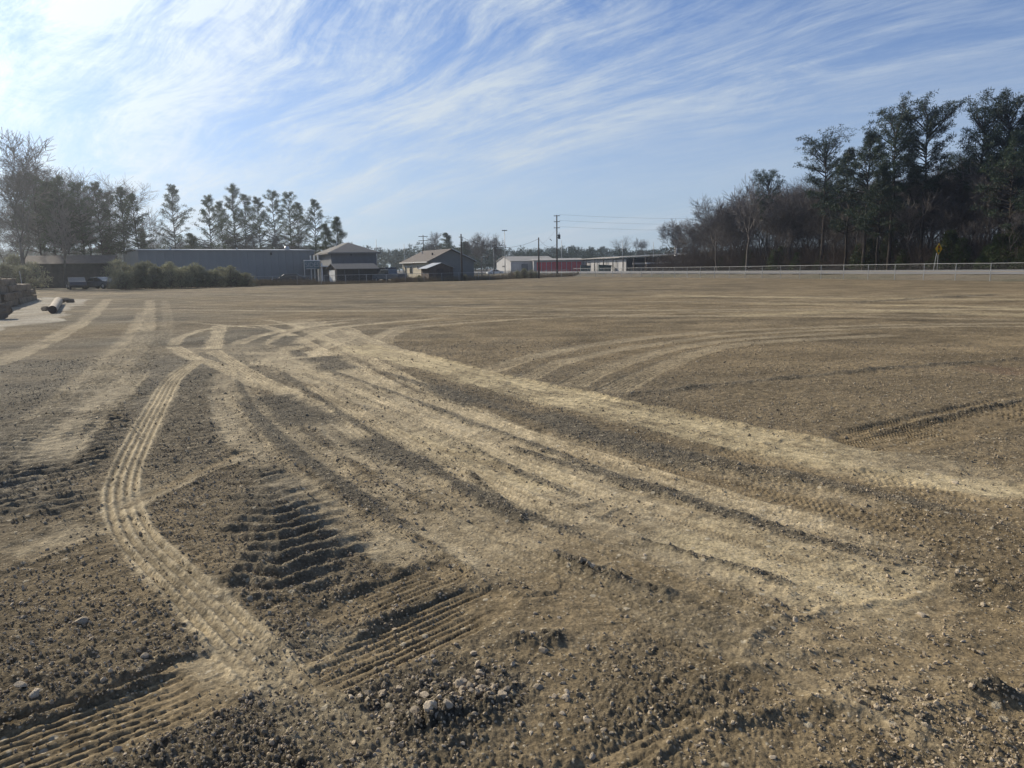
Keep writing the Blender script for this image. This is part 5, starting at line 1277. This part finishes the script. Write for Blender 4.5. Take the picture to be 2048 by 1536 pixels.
at_ = pm_.attributes.new('turn', 'FLOAT_VECTOR', 'POINT'); at_.data.foreach_set('vector', nr.uniform(0, 6.28, (len(pv), 3)).astype(np.float32).ravel())
pm_.materials.append(M['gravel'])
go = link('gravel', pm_); tag(go, 'loose gravel strewn over the graded dirt lot', 'gravel', kind='stuff')
ng = bpy.data.node_groups.new('gravel_scatter', 'GeometryNodeTree')
ng.interface.new_socket('Geometry', in_out='INPUT', socket_type='NodeSocketGeometry'); ng.interface.new_socket('Geometry', in_out='OUTPUT', socket_type='NodeSocketGeometry')
gi = ng.nodes.new('NodeGroupInput'); gout = ng.nodes.new('NodeGroupOutput')
join = ng.nodes.new('GeometryNodeGeometryToInstance')
for k in range(4):
    ico = ng.nodes.new('GeometryNodeMeshIcoSphere'); ico.inputs['Radius'].default_value = .6; ico.inputs['Subdivisions'].default_value = 2
    sp_ = ng.nodes.new('GeometryNodeSetPosition'); nz_ = ng.nodes.new('ShaderNodeTexNoise'); nz_.noise_dimensions = '4D'; nz_.inputs['W'].default_value = k * 3.7; nz_.inputs['Scale'].default_value = 1.6; nz_.inputs['Detail'].default_value = 1
    vs = ng.nodes.new('ShaderNodeVectorMath'); vs.operation = 'SUBTRACT'; vs.inputs[1].default_value = (.5, .5, .5)
    vk = ng.nodes.new('ShaderNodeVectorMath'); vk.operation = 'SCALE'; vk.inputs['Scale'].default_value = 1.3
    ng.links.new(nz_.outputs['Color'], vs.inputs[0]); ng.links.new(vs.outputs[0], vk.inputs[0]); ng.links.new(vk.outputs[0], sp_.inputs['Offset'])
    tf = ng.nodes.new('GeometryNodeTransform'); tf.inputs['Scale'].default_value = ((1.2, 1, .65), (1.0, .9, .8), (1.4, 1, .55), (1.1, 1, .75))[k]
    sm = ng.nodes.new('GeometryNodeSetMaterial'); sm.inputs['Material'].default_value = M['gravel']
    ng.links.new(ico.outputs['Mesh'], sp_.inputs['Geometry']); ng.links.new(sp_.outputs[0], tf.inputs['Geometry']); ng.links.new(tf.outputs[0], sm.inputs['Geometry']); ng.links.new(sm.outputs[0], join.inputs[0])
iop = ng.nodes.new('GeometryNodeInstanceOnPoints'); iop.inputs['Pick Instance'].default_value = True
an = ng.nodes.new('GeometryNodeInputNamedAttribute'); an.data_type = 'FLOAT'; an.inputs['Name'].default_value = 'size'
av = ng.nodes.new('GeometryNodeInputNamedAttribute'); av.data_type = 'FLOAT_VECTOR'; av.inputs['Name'].default_value = 'turn'
m2p = ng.nodes.new('GeometryNodeMeshToPoints')
ng.links.new(gi.outputs[0], m2p.inputs['Mesh']); ng.links.new(m2p.outputs[0], iop.inputs['Points']); ng.links.new(join.outputs[0], iop.inputs['Instance'])
ng.links.new(an.outputs['Attribute'], iop.inputs['Scale']); ng.links.new(av.outputs['Attribute'], iop.inputs['Rotation'])
ng.links.new(iop.outputs[0], gout.inputs[0])
md = go.modifiers.new('scatter', 'NODES'); md.node_group = ng

# ------------------------------------------------------------------ air
hz = bpy.data.materials.new('air'); hz.use_nodes = True; t = hz.node_tree; t.nodes.clear()
ov = t.nodes.new('ShaderNodeOutputMaterial'); pv_ = t.nodes.new('ShaderNodeVolumePrincipled'); t.links.new(pv_.outputs[0], ov.inputs['Volume'])
pv_.inputs['Color'].default_value = (0.86, 0.93, 1.0, 1); pv_.inputs['Density'].default_value = 0.0005; pv_.inputs['Anisotropy'].default_value = 0.82
hb = MB().box(-420, 420, -60, 620, -1.3, 32).build('haze', hz); tag(hb, kind='stuff')
print('objects', len(bpy.data.objects), 'wood trees', cnt)
